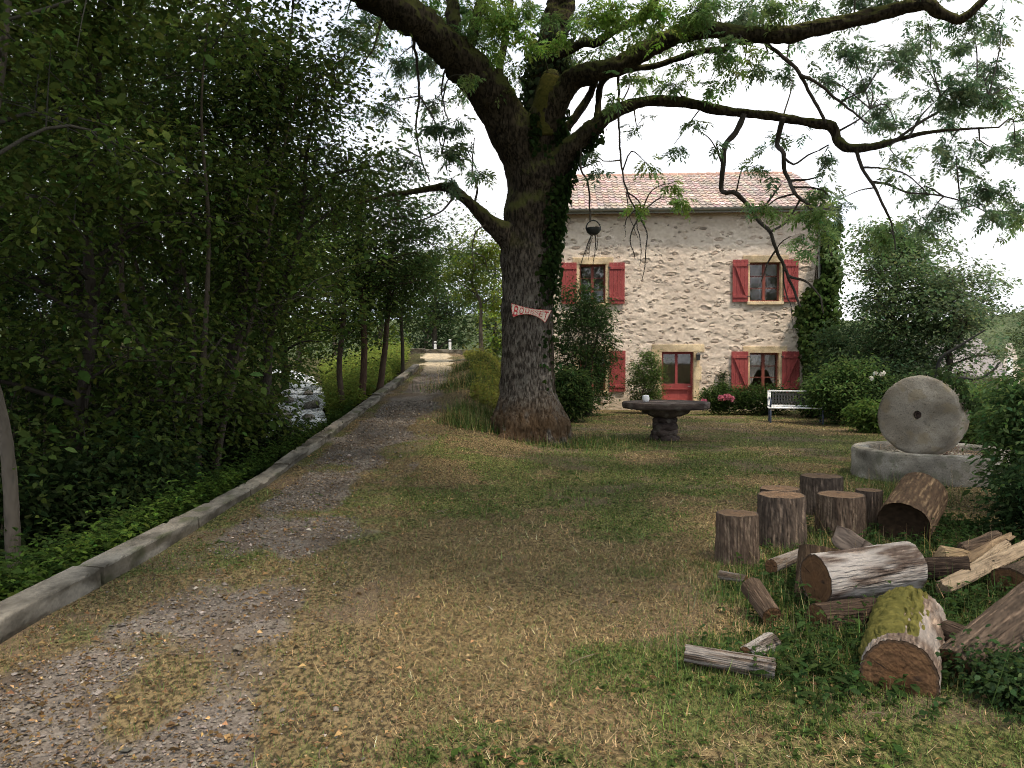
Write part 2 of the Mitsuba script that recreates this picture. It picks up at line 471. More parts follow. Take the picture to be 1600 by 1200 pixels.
def height(x, y):
    x, y = np.asarray(x, float), np.asarray(y, float)
    p, k, r = prof(y), kx(y), pr(y)
    sx, sz = np.interp(y, SY, SX), np.interp(y, SY, SZ)
    right = p * (1 - ss(0, 1, (x - r) / (0.9 - r)))
    hump = np.interp(y, [15, 18, 21, 24, 27, 32, 40], [0, .05, .25, .50, .72, .6, .1]) * np.exp(-((x + 0.75) / 0.75) ** 2)
    h = np.where(x > r, right + hump, p + hump)
    t = (k - 0.3 - x) / np.maximum(k - 0.3 - (sx + 0.75), 0.3)
    left = p - 0.06 + (sz - 0.12 - p) * ss(0, 1, t)
    far = ss(0.7, 4.5, (sx - x)) * np.interp(y, [0, 20, 40, 60], [1.1, 1.3, 1.6, 1.2])
    h = np.where(x < k - 0.3, left + far, h)
    h = h + 0.10 * (nz(np.stack([x, y, x * 0], -1), 0.35, 2, 3) - 0.5) * ss(2, 6, y) * np.where(x < k - 0.3, 2.0, 1.0)
    return h + 0.025 * (nz(np.stack([x, y, x * 0], -1), 1.6, 2, 4) - 0.5)


def warp(lo, hi, step, far, n):
    g = np.geomspace(1, (far - hi) / 3 + 1, n)[1:] * 3 - 3
    return np.concatenate([-(g[::-1]) + lo, np.arange(lo, hi + 1e-6, step), hi + g])


def grid_faces(nx, ny):
    i, j = np.meshgrid(np.arange(ny - 1), np.arange(nx - 1), indexing='ij')
    a = (i * nx + j).ravel()
    return np.vstack([np.stack([a, a + 1, a + nx + 1], 1), np.stack([a, a + nx + 1, a + nx], 1)])


gx, gy = warp(-12, 12, 0.15, 1500, 26), warp(0.5, 42, 0.16, 1500, 26)
X, Y = np.meshgrid(gx, gy)
ground_v = np.stack([X, Y, height(X, Y)], -1).reshape(-1, 3)
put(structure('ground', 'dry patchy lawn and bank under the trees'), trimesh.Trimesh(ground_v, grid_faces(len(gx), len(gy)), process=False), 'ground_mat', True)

# gravel path
py_ = np.arange(0.5, 36.8, 0.12)
ps = np.linspace(0, 1, 22)
S_, Y_ = np.meshgrid(ps, py_)
wig = (nz(np.stack([S_ * 0 + 5, Y_, S_ * 0], -1), 0.9, 3, 8) - 0.5) * 0.9
x0, x1 = kx(Y_) + 0.02, pr(Y_) + 0.35 + wig * 0.3
X_ = x0 + (x1 - x0) * S_
Z_ = height(X_, Y_) + 0.012 - 0.05 * (S_ > 0.98)
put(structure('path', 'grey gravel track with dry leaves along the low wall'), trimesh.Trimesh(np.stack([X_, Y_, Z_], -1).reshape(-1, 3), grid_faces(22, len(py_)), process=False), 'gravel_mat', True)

# stream
wy = np.arange(2, 44, 0.25)
ws = np.linspace(-1, 1, 13)
S_, Y_ = np.meshgrid(ws, wy)
hw = 0.62 + 0.25 * (nz(np.stack([Y_ * 0, Y_, Y_ * 0], -1), 0.5, 2, 9) - 0.5)
X_ = np.interp(Y_, SY, SX) + S_ * hw
Z_ = np.interp(Y_, SY, SZ) + 0.03 + 0.05 * (nz(np.stack([X_, Y_, X_ * 0], -1), 1.7, 3, 10) - 0.5)
put(structure('stream', 'narrow stream with white broken water beside the track'), trimesh.Trimesh(np.stack([X_, Y_, Z_], -1).reshape(-1, 3), grid_faces(13, len(wy)), process=False), 'water_mat', True)

# stones in the stream bed
rng = RNG(77)
ico = trimesh.creation.icosphere(1)
ib, jf = np.array(ico.vertices), np.array(ico.faces)
for k in range(9):
    y = [16.2, 17.4, 18.3, 19.1, 20.5, 22, 24, 18.8, 21.3][k]
    s = (-1 if k % 2 else 1) * rng.uniform(0.25, 0.75)
    r = rng.uniform(0.1, 0.22)
    v = ib * r * np.array([1, 1.1, 0.7]) * (0.8 + 0.5 * nz(ib * 1.5 + k * 5, 1, 2)[:, None])
    key = thing('stream_stone', 'wet grey stone lying in the stream beside the slim trees', 'stone', 'stones in the stream')
    put(key, trimesh.Trimesh(v + [np.interp(y, SY, SX) + s * 0.6, y, np.interp(y, SY, SZ) + 0.05], jf, process=False), 'basin_mat', True)

# the low wall along the path
rng = RNG(5)
kerb = thing('low_wall', 'long low weathered concrete wall edging the left side of the gravel track', 'low wall')
ye = [2.0, 4.1, 5.7, 7.6, 9.3, 11.1, 13.4, 15.2, 17.0, 19.1, 21.6, 24.3, 27.3]
for a, b in zip(ye[:-1], ye[1:]):
    L = np.arange(a + 0.012, b - 0.012, 0.05)
    prof_pts = []
    for (ax, az), (bx, bz), n in (((0.15, -0.35), (0.15, 0.105), 6), ((0.15, 0.105), (0.14, 0.118), 1), ((0.14, 0.118), (-0.06, 0.122), 6), ((-0.06, 0.122), (-0.075, 0.105), 1), ((-0.075, 0.105), (-0.085, -0.5), 5)):
        for q in range(n):
            prof_pts.append((ax + (bx - ax) * q / n, az + (bz - az) * q / n))
    prof_pts.append((-0.085, -0.5))
    prof_pts = np.array(prof_pts)
    n = len(prof_pts)
    dz = rng.uniform(-0.015, 0.015)
    Yk = np.repeat(L, n).reshape(-1, n)
    base = prof(Yk)
    v = np.stack([kx(Yk) - 0.13 + prof_pts[None, :, 0], Yk, base + prof_pts[None, :, 1] + dz], -1)
    w = np.stack([v[..., 0], v[..., 1], v[..., 2]], -1)
    d = (nz(w, 12.0, 4, 20) - 0.5) * 0.038
    chip = np.clip(nz(w, 4.5, 4, 22) - 0.58, 0, 1) * 0.35
    edge = np.exp(-(np.abs(prof_pts[None, :, 1] - 0.12) / 0.035))
    v[..., 2] -= chip * edge * 0.7
    v[..., 0] += d
    v[..., 2] += d * edge * 0.6
    f = grid_faces(n, len(L))
    vv = v.reshape(-1, 3)
    cap0 = np.arange(1, n - 1)
    e = (len(L) - 1) * n
    f = np.vstack([f[:, ::-1], np.stack([cap0 * 0, cap0, cap0 + 1], 1), np.stack([cap0 * 0 + e, cap0 + 1 + e, cap0 + e], 1)])
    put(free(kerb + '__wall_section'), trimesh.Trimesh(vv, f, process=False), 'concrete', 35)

# pale wall, posts and far bank at the end of the path
far_wall = thing('roadside_wall', 'pale low wall crossing the sunny end of the track', 'low wall')
mb = MB()
for i in range(4):
    x = -6.3 + i * 1.12
    v, f = box(x, x + 1.10, 36.9, 37.2, 1.5, 2.33 - 0.03 * i, 0.02)
    put(free(far_wall + '__wall_section'), trimesh.Trimesh(v, f), 'concrete')
for i, (px, py, h) in enumerate(((680, 545, .36), (703, 547, .52))):
    p = at(px, py, 38.5)
    k = thing('marker_post', ['short white marker post left of its taller twin behind the roadside wall', 'taller white marker post behind the roadside wall, nearer the big tree'][i], 'post')
    v, f = box(p[0] - .06, p[0] + .06, 38.45, 38.56, 1.9, p[2] + h, 0.02)
    put(k + '__shaft', trimesh.Trimesh(v, f), 'white_paint')
    v, f = box(p[0] - .063, p[0] + .063, 38.446, 38.563, p[2] + h - .12, p[2] + h - .05)
    put(k + '__band', trimesh.Trimesh(v, f), 'dark_iron')

# hills far behind
hx = np.linspace(-1400, 1400, 220)
hs = np.linspace(0, 1, 14)
HX, HS = np.meshgrid(hx, hs)
top = 42 + 45 * nz(np.stack([HX, HX * 0, HX * 0], -1), 1 / 260, 4, 31)
HZ = top * np.sin(HS * np.pi * 0.5) - 2 + 6 * nz(np.stack([HX, HS * 300, HX * 0], -1), 1 / 14, 3, 32) * HS
HV = np.stack([HX, 900 + HS * 320 - 0.00012 * HX ** 2, HZ], -1).reshape(-1, 3)
scene['hill_mat'] = two(rough(mikit.proc(lambda p, n, uv: mix((0.035, 0.05, 0.025), (0.08, 0.10, 0.05), tfbm(p.x * 0.06, p.y * 0.06, p.z * 0.1, 3))), 0.95, 0.1))
put(structure('hills', 'wooded hill fading blue far behind the garden'), trimesh.Trimesh(HV, grid_faces(220, 14), process=False), 'hill_mat', True)


# ------------------------------------------------------------------ grass, gravel stones, litter
def blades(P, h, w, tilt, az, c, bend=0.0):
    a = np.stack([np.cos(az) * np.sin(tilt), np.sin(az) * np.sin(tilt), np.cos(tilt)], -1)
    s = np.stack([-np.sin(az), np.cos(az), az * 0], -1)
    n = len(P)
    wv = s * (w / 2)[:, None]
    v = np.stack([P - wv, P + wv, P + a * h[:, None] + np.array([0, 0, -1.0]) * (bend * h)[:, None]], 1).reshape(-1, 3)
    return v, np.arange(3 * n).reshape(-1, 3), np.repeat(c, 3, 0)


def scatter(rng, n, y0, y1, xpad=0.3):
    """Points in the strip of lawn that the view covers."""
    y = y0 + (y1 - y0) * rng.random(n) ** 0.8
    x = (rng.random(n) * 2 - 1) * (0.66 * y + xpad)
    return x, y


def green_at(x, y):
    m = tex2(x * 0.8 + 3.1, y * 0.8 + 1.7, 4)
    return m


rng = RNG(11)
mb = MB()
for (n, y0, y1, hh, ww) in ((240000, 2.7, 7, 0.036, 0.0036), (190000, 6, 14, 0.042, 0.0058), (80000, 13, 27, 0.055, 0.012)):
    x, y = scatter(rng, n, y0, y1)
    k, r = kx(y), pr(y)
    m = green_at(x, y)
    g = nz(np.stack([x, y, x * 0], -1), 2.2, 3, 40)
    onpath = (x > k) & (x < r + 0.1)
    mid = nz(np.stack([x * 1.3, y * 0.8, x * 0], -1), 1.0, 3, 41)
    keep = np.where(onpath, rng.random(n) > gravel_mask(x, y) * 0.93 + 0.10, True) & (x > k + 0.06)
    keep &= ~((y > 24.6) & (x > 1.2))
    keep &= rng.random(n) < np.clip(0.55 + 1.4 * (g - 0.3), 0.3, 1.0)
    x, y, m, g = x[keep], y[keep], m[keep], g[keep]
    n = len(x)
    isg = rng.random(n) < 0.16 + 0.74 * ss(0.43, 0.58, m + 0.5 * (g - 0.5)) + 0.4 * (onpath[keep] & (y < 9))
    straw = tint(rng, (0.230, 0.172, 0.096), n, 0.55, 0.07)
    gr = tint(rng, (0.080, 0.118, 0.034), n, 0.45, 0.14)
    c = np.where(isg[:, None], gr, straw)
    lie = np.where(isg, rng.normal(0.8, 0.35, n), rng.normal(1.2, 0.3, n)).clip(0.05, 1.5)
    hgt = hh * np.exp(rng.normal(0, 0.4, n)) * np.where(isg, 1.0, 1.1)
    z = height(x, y) + 0.004
    P = np.stack([x, y, z], -1)
    v, f, c = blades(P, hgt, ww * rng.uniform(.6, 1.3, n), lie, rng.random(n) * 6.283, c, 0.08)
    mb.add(v, f, c)
# tall tufts round the log pile and the path edge
for (cx, cy, rad, n, hh) in ((1.95, 5.6, .5, 2600, .11), (2.3, 4.7, .75, 4200, .10), (1.7, 4.4, .45, 1400, .10), (2.9, 6.6, .8, 2500, .11), (3.4, 8.0, .9, 1500, .11), (1.2, 4.1, .45, 1500, .07), (-0.85, 15.6, .4, 3500, .26), (-0.7, 17.0, .5, 2500, .30),
                            (3.5, 5.4, .9, 3600, .15), (2.6, 6.9, .5, 1200, .09), (1.0, 15.3, .8, 2200, .12), (4.6, 9.4, .6, 1600, .2), (-1.0, 21, 1.0, 2500, .35), (-0.9, 25, .9, 2500, .35), (1.6, 15.9, 0.9, 1600, .12)):
    x, y = cx + rng.normal(0, rad * .6, n), cy + rng.normal(0, rad * .6, n)
    c = tint(rng, (0.07, 0.11, 0.032), n, 0.35, 0.15)
    dry = rng.random(n) < 0.22
    c[dry] = tint(rng, (0.33, 0.26, 0.13), dry.sum(), 0.3)
    v, f, c = blades(np.stack([x, y, height(x, y)], -1), hh * np.exp(rng.normal(-0.2, 0.45, n)), rng.uniform(.003, .008, n) * (1 + (cy > 12)), np.abs(rng.normal(0.3, 0.3, n)), rng.random(n) * 6.28, c, 0.15)
    mb.add(v, f, c)
stuff('grass', 'short dry yellow and green grass of the lawn')
mb.build('grass', 'vdiff')

# pebbles of the track
mb = MB()
octa = np.array([[1, 0, 0], [-1, 0, 0], [0, 1, 0], [0, -1, 0], [0, 0, 1], [0, 0, -1]], float)
of = np.array([[0, 2, 4], [2, 1, 4], [1, 3, 4], [3, 0, 4], [2, 0, 5], [1, 2, 5], [3, 1, 5], [0, 3, 5]])
n = 20000
y = 2.8 + 16 * rng.random(n) ** 1.7
k, r = kx(y), pr(y)
x = k + 0.25 + (r - k - 0.2) * rng.random(n)
x += rng.normal(0, 0.12, n)
keep = (rng.random(n) < gravel_mask(x, y) * 0.95 + 0.05) & (x > k + 0.03)
x, y = x[keep], y[keep]
n = len(x)
s = np.exp(rng.normal(-5.2, 0.42, n)) * (1 + y / 16)
ang = rng.random(n) * 6.28
sc = s[:, None] * rng.uniform(0.6, 1.35, (n, 3)) * [1, 1, 0.6]
vv = octa[None] * sc[:, None] + rng.normal(0, 0.12, (n, 6, 3)) * s[:, None, None]
ca, sa = np.cos(ang)[:, None], np.sin(ang)[:, None]
vv = np.stack([vv[..., 0] * ca - vv[..., 1] * sa, vv[..., 0] * sa + vv[..., 1] * ca, vv[..., 2]], -1)
vv += np.stack([x, y, height(x, y) + 0.016 + s * 0.25], -1)[:, None]
mb.add(vv.reshape(-1, 3), (of[None] + np.arange(n)[:, None, None] * 6).reshape(-1, 3), np.repeat(tint(rng, (0.165, 0.146, 0.128), n, 0.42, 0.04), 6, 0))
stuff('gravel', 'loose grey stones of the track')
mb.build('gravel', 'vdiff')

# dead leaves
mb = MB()
n = 17000
y = 2.8 + 15 * rng.random(n) ** 1.6
k = kx(y)
x = k + 0.1 + np.abs(rng.normal(0, 1.5, n))
far = rng.random(n) < 0.25
x[far] = ((rng.random(n) * 2 - 1) * 0.66 * y)[far]
keep = x > k + 0.05
x, y = x[keep], y[keep]
n = len(x)
d = np.stack([rng.normal(0, 1, n), rng.normal(0, 1, n), rng.normal(0, .25, n)], -1)
nn = np.stack([rng.normal(0, .45, n), rng.normal(0, .45, n), np.ones(n)], -1)
L = np.exp(rng.normal(-3.85, 0.38, n))
v, f, c = leaf4(np.stack([x, y, height(x, y) + 0.022 + rng.random(n) * .012], -1), d, nn, L, L * rng.uniform(.35, .7, n), tint(rng, (0.16, 0.108, 0.055), n, 0.45, 0.08), 0.35)
mb.add(v, f, c)
stuff('fallen_leaves', 'dry brown leaves scattered over the track and lawn')
mb.build('fallen_leaves', 'vdiff')

# fallen twigs
mb = MB()
for k in range(45):
    y = 2.9 + 9 * rng.random() ** 1.5
    x = rng.uniform(-0.55, 0.5) * y
    if x < kx(y) + 0.3:
        continue
    a, L = rng.random() * 6.28, rng.uniform(.06, .26)
    p = np.array([[x + L * t * math.cos(a + .3 * t), y + L * t * math.sin(a + .3 * t), 0] for t in np.linspace(0, 1, 5)])
    p[:, 2] = height(p[:, 0], p[:, 1]) + 0.03 + rng.normal(0, .006, 5)
    v, f, uv = tube(p, np.linspace(.0035, .002, 5), 5)
    mb.add(v, f, tint(rng, (0.16, 0.125, 0.09), 1, .3, .04)[0])
stuff('twigs', 'broken twigs lying on the lawn and track')
mb.build('twigs', 'vdiff')


# low plants on the bank left of the wall
def weeds(mb, rng, x, y, hh, base, levels=5, lsize=0.07, fn=leaf4):
    n = len(x)
    P = np.stack([x, y, height(x, y)], -1)
    H = hh * np.exp(rng.normal(0, .35, n))
    lean = rng.normal(0, .25, (n, 2))
    for k in range(levels):
        t = (k + 1) / levels
        q = P + np.stack([lean[:, 0] * H * t * t, lean[:, 1] * H * t * t, H * t], -1)
        for s in range(3):
            az = rng.random(n) * 6.28
            d = np.stack([np.cos(az), np.sin(az), rng.normal(-.05, .3, n)], -1)
            nn = np.stack([-.3 * np.cos(az), -.3 * np.sin(az), np.ones(n)], -1) + rng.normal(0, .25, (n, 3))
            L = lsize * np.exp(rng.normal(0, .3, n)) * (1.15 - .5 * t)
            v, f, c = fn(q, d, nn, L, L * .62, tint(rng, base, n, .25, .1))
            mb.add(v, f, c)
        w = np.full(n, .006)
    v, f, c = blades(P, H, w, np.hypot(lean[:, 0], lean[:, 1]).clip(0, .6), np.arctan2(lean[:, 1], lean[:, 0]), tint(rng, base, n, .2) * .8)
    mb.add(v, f, c)


mb = MB()
n = 5200
y = 3.6 + 14 * rng.random(n) ** 1.35
x = kx(y) - 0.36 - np.abs(rng.normal(0, .75, n))
weeds(mb, rng, x, y, 0.20, (0.05, 0.088, 0.022), 4, .075)
n = 900
y = 4.2 + 6 * rng.random(n)
x = kx(y) - 0.35 - np.abs(rng.normal(0, .12, n))
weeds(mb, rng, x, y, 0.17, (0.10, 0.17, 0.034), 4, .06, leaf6)
stuff('bank_plants', 'dark green nettles and weeds on the bank beside the low wall')
mb.build('bank_plants', 'leaf')

mb = MB()   # sunny growth along the stream and at the end of the path
n = 5200
y = rng.uniform(19, 38, n)
x = kx(y) - 0.45 - rng.random(n) ** .7 * (1.5 + (y - 19) * 0.15)
kk = x > np.interp(y, SY, SX) + 0.7
x, y = x[kk], y[kk]
weeds(mb, rng, x, y, 0.42, (0.21, 0.27, 0.06), 4, .12)
n = 2600
y = rng.uniform(18.5, 36, n)
x = pr(y) + .4 + rng.random(n) * 1.5
weeds(mb, rng, x, y, 0.20, (0.20, 0.21, 0.05), 3, .10)
stuff('streamside_plants', 'bright yellow green weeds growing along the stream bank and track end')
mb.build('streamside_plants', 'leaf')

mb = MB()   # weeds among the logs
for (cx, cy, rad, n) in ((2.15, 4.75, .42, 220), (2.55, 4.3, .3, 130), (2.55, 3.6, .22, 150), (1.95, 5.5, .3, 120), (3.6, 4.9, .7, 500), (3.6, 6.5, .7, 400), (1.55, 4.0, .35, 120), (4.3, 7.2, .6, 350), (3.1, 5.1, .4, 180)):
    x, y = cx + rng.normal(0, rad * .7, n), cy + rng.normal(0, rad * .7, n)
    weeds(mb, rng, x, y, 0.09, (0.048, 0.085, 0.028), 3, .045, leaf6)
n = 2600
y = 2.9 + 9 * rng.random(n) ** 1.4
x = rng.uniform(-.62, .5, n) * y
kk = (green_at(x, y) + .35 * (nz(np.stack([x, y, x * 0], -1), 3.0, 2, 47) - .5) > 0.53) & (x > kx(y) + .15)
weeds(mb, rng, x[kk], y[kk], 0.025, (0.075, 0.12, 0.034), 2, .038)
stuff('log_pile_weeds', 'green weeds growing between the logs')
mb.build('log_pile_weeds', 'leaf')

# ------------------------------------------------------------------ the big ash tree
def surface_nets(f, origin, h):
    ins = f < 0
    nx, ny, nz_ = f.shape
    acc = np.zeros((nx - 1, ny - 1, nz_ - 1, 3), np.float32)
    cnt = np.zeros((nx - 1, ny - 1, nz_ - 1), np.float32)
    corner = lambda a, i, j, k: a[i:nx - 1 + i, j:ny - 1 + j, k:nz_ - 1 + k]  # noqa: E731
    for axis in range(3):
        o = [(1, 0, 0), (0, 1, 0), (0, 0, 1)][axis]
        others = [a for a in range(3) if a != axis]
        for b in (0, 1):
            for c in (0, 1):
                st = [0, 0, 0]
                st[others[0]], st[others[1]] = b, c
                A, B = corner(f, *st), corner(f, st[0] + o[0], st[1] + o[1], st[2] + o[2])
                m = (A < 0) != (B < 0)
                t = np.where(m, A / np.where(m, A - B, 1), 0)
                p = np.array(st, np.float32)[None, None, None] * m[..., None]
                p[..., axis] += t * m
                acc += p
                cnt += m
    ok = cnt > 0
    idx = np.full(cnt.shape, -1)
    idx[ok] = np.arange(ok.sum())
    cells = np.argwhere(ok)
    v = (cells + acc[ok] / cnt[ok][:, None]) * h + origin
    faces = []
    for axis in range(3):
        sl0 = [slice(None)] * 3
        sl1 = [slice(None)] * 3
        sl0[axis], sl1[axis] = slice(0, -1), slice(1, None)
        a, b = ins[tuple(sl0)], ins[tuple(sl1)]
        for flip, m in ((False, a & ~b), (True, ~a & b)):
            e = np.argwhere(m)
            u, w = (axis + 1) % 3, (axis + 2) % 3
            e = e[(e[:, u] > 0) & (e[:, w] > 0) & (e[:, u] < f.shape[u] - 1) & (e[:, w] < f.shape[w] - 1)]
            q = []
            for du, dw in ((-1, -1), (0, -1), (0, 0), (-1, 0)):
                g = e.copy()
                g[:, u] += du
                g[:, w] += dw
                q.append(idx[g[:, 0], g[:, 1], g[:, 2]])
            q = np.stack(q, 1)
            faces.append(q[:, ::-1] if flip else q)
    q = np.vstack(faces)
    return v, np.vstack([q[:, [0, 1, 2]], q[:, [0, 2, 3]]])


def path_px(rows):
    """rows of (px, py, half width in px, distance) -> points, radii in metres."""
    P = np.array([at(a, b, d) for a, b, _, d in rows])
    R = np.array([w * d / F for _, _, w, d in rows])
    return P, R


TREE = thing('ash_tree', 'huge old spreading tree with ivy and moss carrying the hand-painted name board', 'tree')
trunk_P, trunk_R = path_px([(826, 712, 62, 16), (826, 680, 56, 16), (825, 645, 49, 16), (824, 600, 43.5, 16), (823, 485, 41, 16), (825, 400, 42.5, 16), (832, 330, 45, 16), (838, 280, 46, 16), (842, 240, 40, 16)])
trunk_R = trunk_R * .92
limbs = {
    'left': path_px([(828, 270, 34, 15.9), (800, 205, 33, 15.7), (768, 150, 30, 15.4), (735, 108, 28, 15.1), (690, 66, 27, 14.7), (640, 28, 26, 14.3), (570, -15, 25, 14), (480, -70, 22, 13.6), (380, -130, 18, 13), (250, -200, 12, 12.4)]),
    'leader': path_px([(846, 250, 30, 16.1), (850, 205, 26, 16.3), (848, 160, 24, 16.4), (852, 110, 23, 16.5), (864, 60, 22, 16.6), (874, 20, 21, 16.7), (882, -20, 20, 16.7), (892, -120, 17, 16.6), (905, -260, 12, 16.4), (900, -420, 6, 16.2)]),
    'upper': path_px([(852, 210, 20, 15.8), (870, 158, 17, 15.6), (893, 125, 16, 15.4), (925, 113, 15.5, 15.1), (962, 103, 15, 14.8), (1007, 80, 15, 14.5), (1057, 57, 14, 14.2), (1107, 47, 13.5, 14), (1167, 54, 13, 13.8), (1233, 53, 13, 13.5), (1300, 38, 12, 13.2), (1367, 24, 11, 13), (1417, 10, 10, 12.8), (1450, 7, 10, 12.6), (1467, 20, 8, 12.6), (1500, 31, 7, 12.5), (1514, 23, 6, 12.4), (1537, 0, 5, 12.3), (1580, -40, 4, 12.1)]),
    'lower': path_px([(870, 262, 20, 15.8), (893, 230, 14.5, 15.6), (923, 203, 13, 15.4), (957, 177, 10.5, 15.3), (990, 163, 9, 15.2), (1023, 158, 8, 15.1), (1073, 160, 8, 15), (1107, 168, 8, 14.9), (1140, 175, 7.5, 14.8), (1167, 177, 7, 14.7), (1217, 183, 6.5, 14.6), (1267, 192, 7, 14.5), (1300, 198, 8, 14.4), (1308, 217, 7.5, 14.4), (1327, 232, 7, 14.3), (1360, 230, 6, 14.2), (1390, 223, 5, 14.1), (1407, 217, 4, 14), (1450, 207, 3, 13.9), (1500, 202, 2, 13.8), (1560, 199, 1.2, 13.7)]),
    'left_low': path_px([(812, 395, 20, 15.9), (784, 362, 13, 15.7), (763, 347, 11, 15.6), (740, 323, 8.5, 15.5), (713, 301, 7.5, 15.4), (700, 293, 7.5, 15.4), (670, 295, 5.5, 15.2), (640, 300, 4, 15), (600, 306, 2.5, 14.8), (560, 318, 1.5, 14.6)]),
    'stub': path_px([(848, 215, 24, 15.85), (850, 180, 20, 15.75), (856, 150, 18, 15.65), (860, 122, 14, 15.6)]),
}
DENSE = [(trunk_P, trunk_R)] + [(limbs[k][0][:n], limbs[k][1][:n]) for k, n in (('left', 4), ('leader', 4), ('upper', 3), ('lower', 3), ('left_low', 3), ('stub', 4))]
rng = RNG(21)
base = at(826, 690, 16)
for k in range(11):      # buttress roots
    a = k / 11 * 2 * math.pi + rng.uniform(-.2, .2)
    L = rng.uniform(.80, 1.10)
    dx, dy = math.cos(a), math.sin(a)
    pts = np.array([[base[0] + dx * .33, 16 + dy * .33, 0.9], [base[0] + dx * .62, 16 + dy * .62, 0.38], [base[0] + dx * L * .8, 16 + dy * L * .8, 0], [base[0] + dx * L * 1.15, 16 + dy * L * 1.15, 0]])
    pts[2:, 2] = height(pts[2:, 0], pts[2:, 1]) + np.array([0.04, -0.1])
    pts[1, 2] = max(pts[1, 2], height(pts[1, 0], pts[1, 1]) + .15)
    DENSE.append((pts, np.array([.22, .20, .11, .05])))
h = 0.032
lo, hi = np.array([-2.0, 14.3, -0.35]), np.array([2.2, 17.7, 7.9])
axes = [np.arange(lo[i], hi[i], h) for i in range(3)]
field = np.full([len(a) for a in axes], 9.0, np.float32)
KS = 0.11
for P, R in DENSE:
    for i in range(len(P) - 1):
        a, b, ra, rb = P[i], P[i + 1], R[i], R[i + 1]
        pad = max(ra, rb) + 0.35
        s = [slice(max(0, int((min(a[q], b[q]) - pad - lo[q]) / h)), max(0, int((max(a[q], b[q]) + pad - lo[q]) / h) + 2)) for q in range(3)]
        gx_, gy_, gz_ = np.meshgrid(*[axes[q][s[q]] for q in range(3)], indexing='ij')
        if gx_.size == 0:
            continue
        ab = b - a
        t = np.clip(((gx_ - a[0]) * ab[0] + (gy_ - a[1]) * ab[1] + (gz_ - a[2]) * ab[2]) / (ab @ ab), 0, 1)
        d = np.sqrt((gx_ - a[0] - t * ab[0]) ** 2 + (gy_ - a[1] - t * ab[1]) ** 2 + (gz_ - a[2] - t * ab[2]) ** 2) - (ra + (rb - ra) * t)
        old = field[tuple(s)]
        hh = np.clip(0.5 + 0.5 * (old - d) / KS, 0, 1)
        field[tuple(s)] = old + (d - old) * hh - KS * hh * (1 - hh)
tv, tf = surface_nets(field, lo, h)
del field
tm = trimesh.Trimesh(tv, tf, process=False)
trimesh.smoothing.filter_taubin(tm, iterations=4)
tv = np.array(tm.vertices)
nn = normals_of(tv, tf)
if (nn * (tv - [base[0], 16, 0])).sum(1).mean() < 0:
    tf, nn = tf[:, ::-1], -nn
q = tv * [13, 13, 2.6]
ridge = 1 - np.abs(2 * nz(q + 0.8 * nz(tv, 2.0, 2, 3)[:, None], 1.0, 3, 51) - 1)
low = 1 - ss(.3, 1.3, tv[:, 2])
tv = tv + nn * ((0.045 + .03 * low) * (ridge - 0.6) + 0.10 * (nz(tv, 2.2, 3, 52) - 0.5) + low * .10 * (nz(tv * [1, 1, .5], 7, 3, 53) - .5))[:, None]
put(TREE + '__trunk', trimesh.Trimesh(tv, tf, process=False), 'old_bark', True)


def limb_mesh(P, R, sides=20, step=0.07, amp=1.0):
    P, R = spline(P, R, step)
    v, f, uv = tube(P, R, sides)
    n = normals_of(v, f)
    rr = np.concatenate([np.repeat(R, sides), R[:1], R[-1:]])
    v = v + n * (rr * amp * (0.75 * (nz(v, 4.0, 3, 61) - .5) + 0.45 * (nz(v, 14.0, 2, 62) - .5)))[:, None]
    return v, f


for k in ('left', 'leader', 'upper', 'lower', 'left_low'):
    P, R = limbs[k]
    i0 = {'left': 2, 'leader': 2, 'upper': 1, 'lower': 1, 'left_low': 1}[k]
    v, f = limb_mesh(P[i0:], R[i0:], 22 if R[i0] > .15 else 14)
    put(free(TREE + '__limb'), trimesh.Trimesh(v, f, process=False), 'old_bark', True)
extra = [
    [(857, 100, 8, 16.2), (868, 87, 7.5, 16), (887, 80, 7, 15.8), (913, 66, 7.5, 15.5), (933, 67, 7, 15.2), (957, 50, 6, 15), (990, 33, 6, 14.8), (1010, 22, 7, 14.6), (1026, -5, 7, 14.4), (1050, -60, 5, 14)],
    [(955, 112, 6, 15), (975, 110, 5.5, 15), (990, 108, 5, 15), (1023, 103, 5, 14.9), (1073, 86, 4.5, 14.7), (1100, 79, 4.5, 14.6), (1133, 77, 5, 14.5), (1140, 62, 5, 14.2)],
    [(872, 225, 9, 16), (882, 205, 7, 16), (903, 177, 6.5, 16.1), (922, 148, 6, 16.1), (932, 118, 6, 15.6)],
    [(933, 195, 5, 15.6), (935, 160, 5, 15.7), (940, 130, 5.5, 15.5), (960, 110, 5, 15.1)],
    [(715, 84, 12, 15), (709, 40, 11, 15.1), (707, 0, 10, 15.2), (700, -60, 9, 15.3), (690, -160, 6, 15.4)],
    [(727, 95, 10, 15.2), (737, 60, 8.5, 15.4), (745, 25, 8, 15.6), (754, -10, 7.5, 15.8), (765, -90, 6, 16)],
    [(786, 165, 6, 15.9), (784, 133, 5.5, 16.2), (781, 103, 6, 16.4), (790, 60, 5, 16.6), (797, 10, 5, 16.8), (800, -50, 4, 17)],
]
for rows in extra:
    P, R = path_px(rows)
    v, f = limb_mesh(P, R, 12)
    put(free(TREE + '__branch'), trimesh.Trimesh(v, f, process=False), 'old_bark', True)
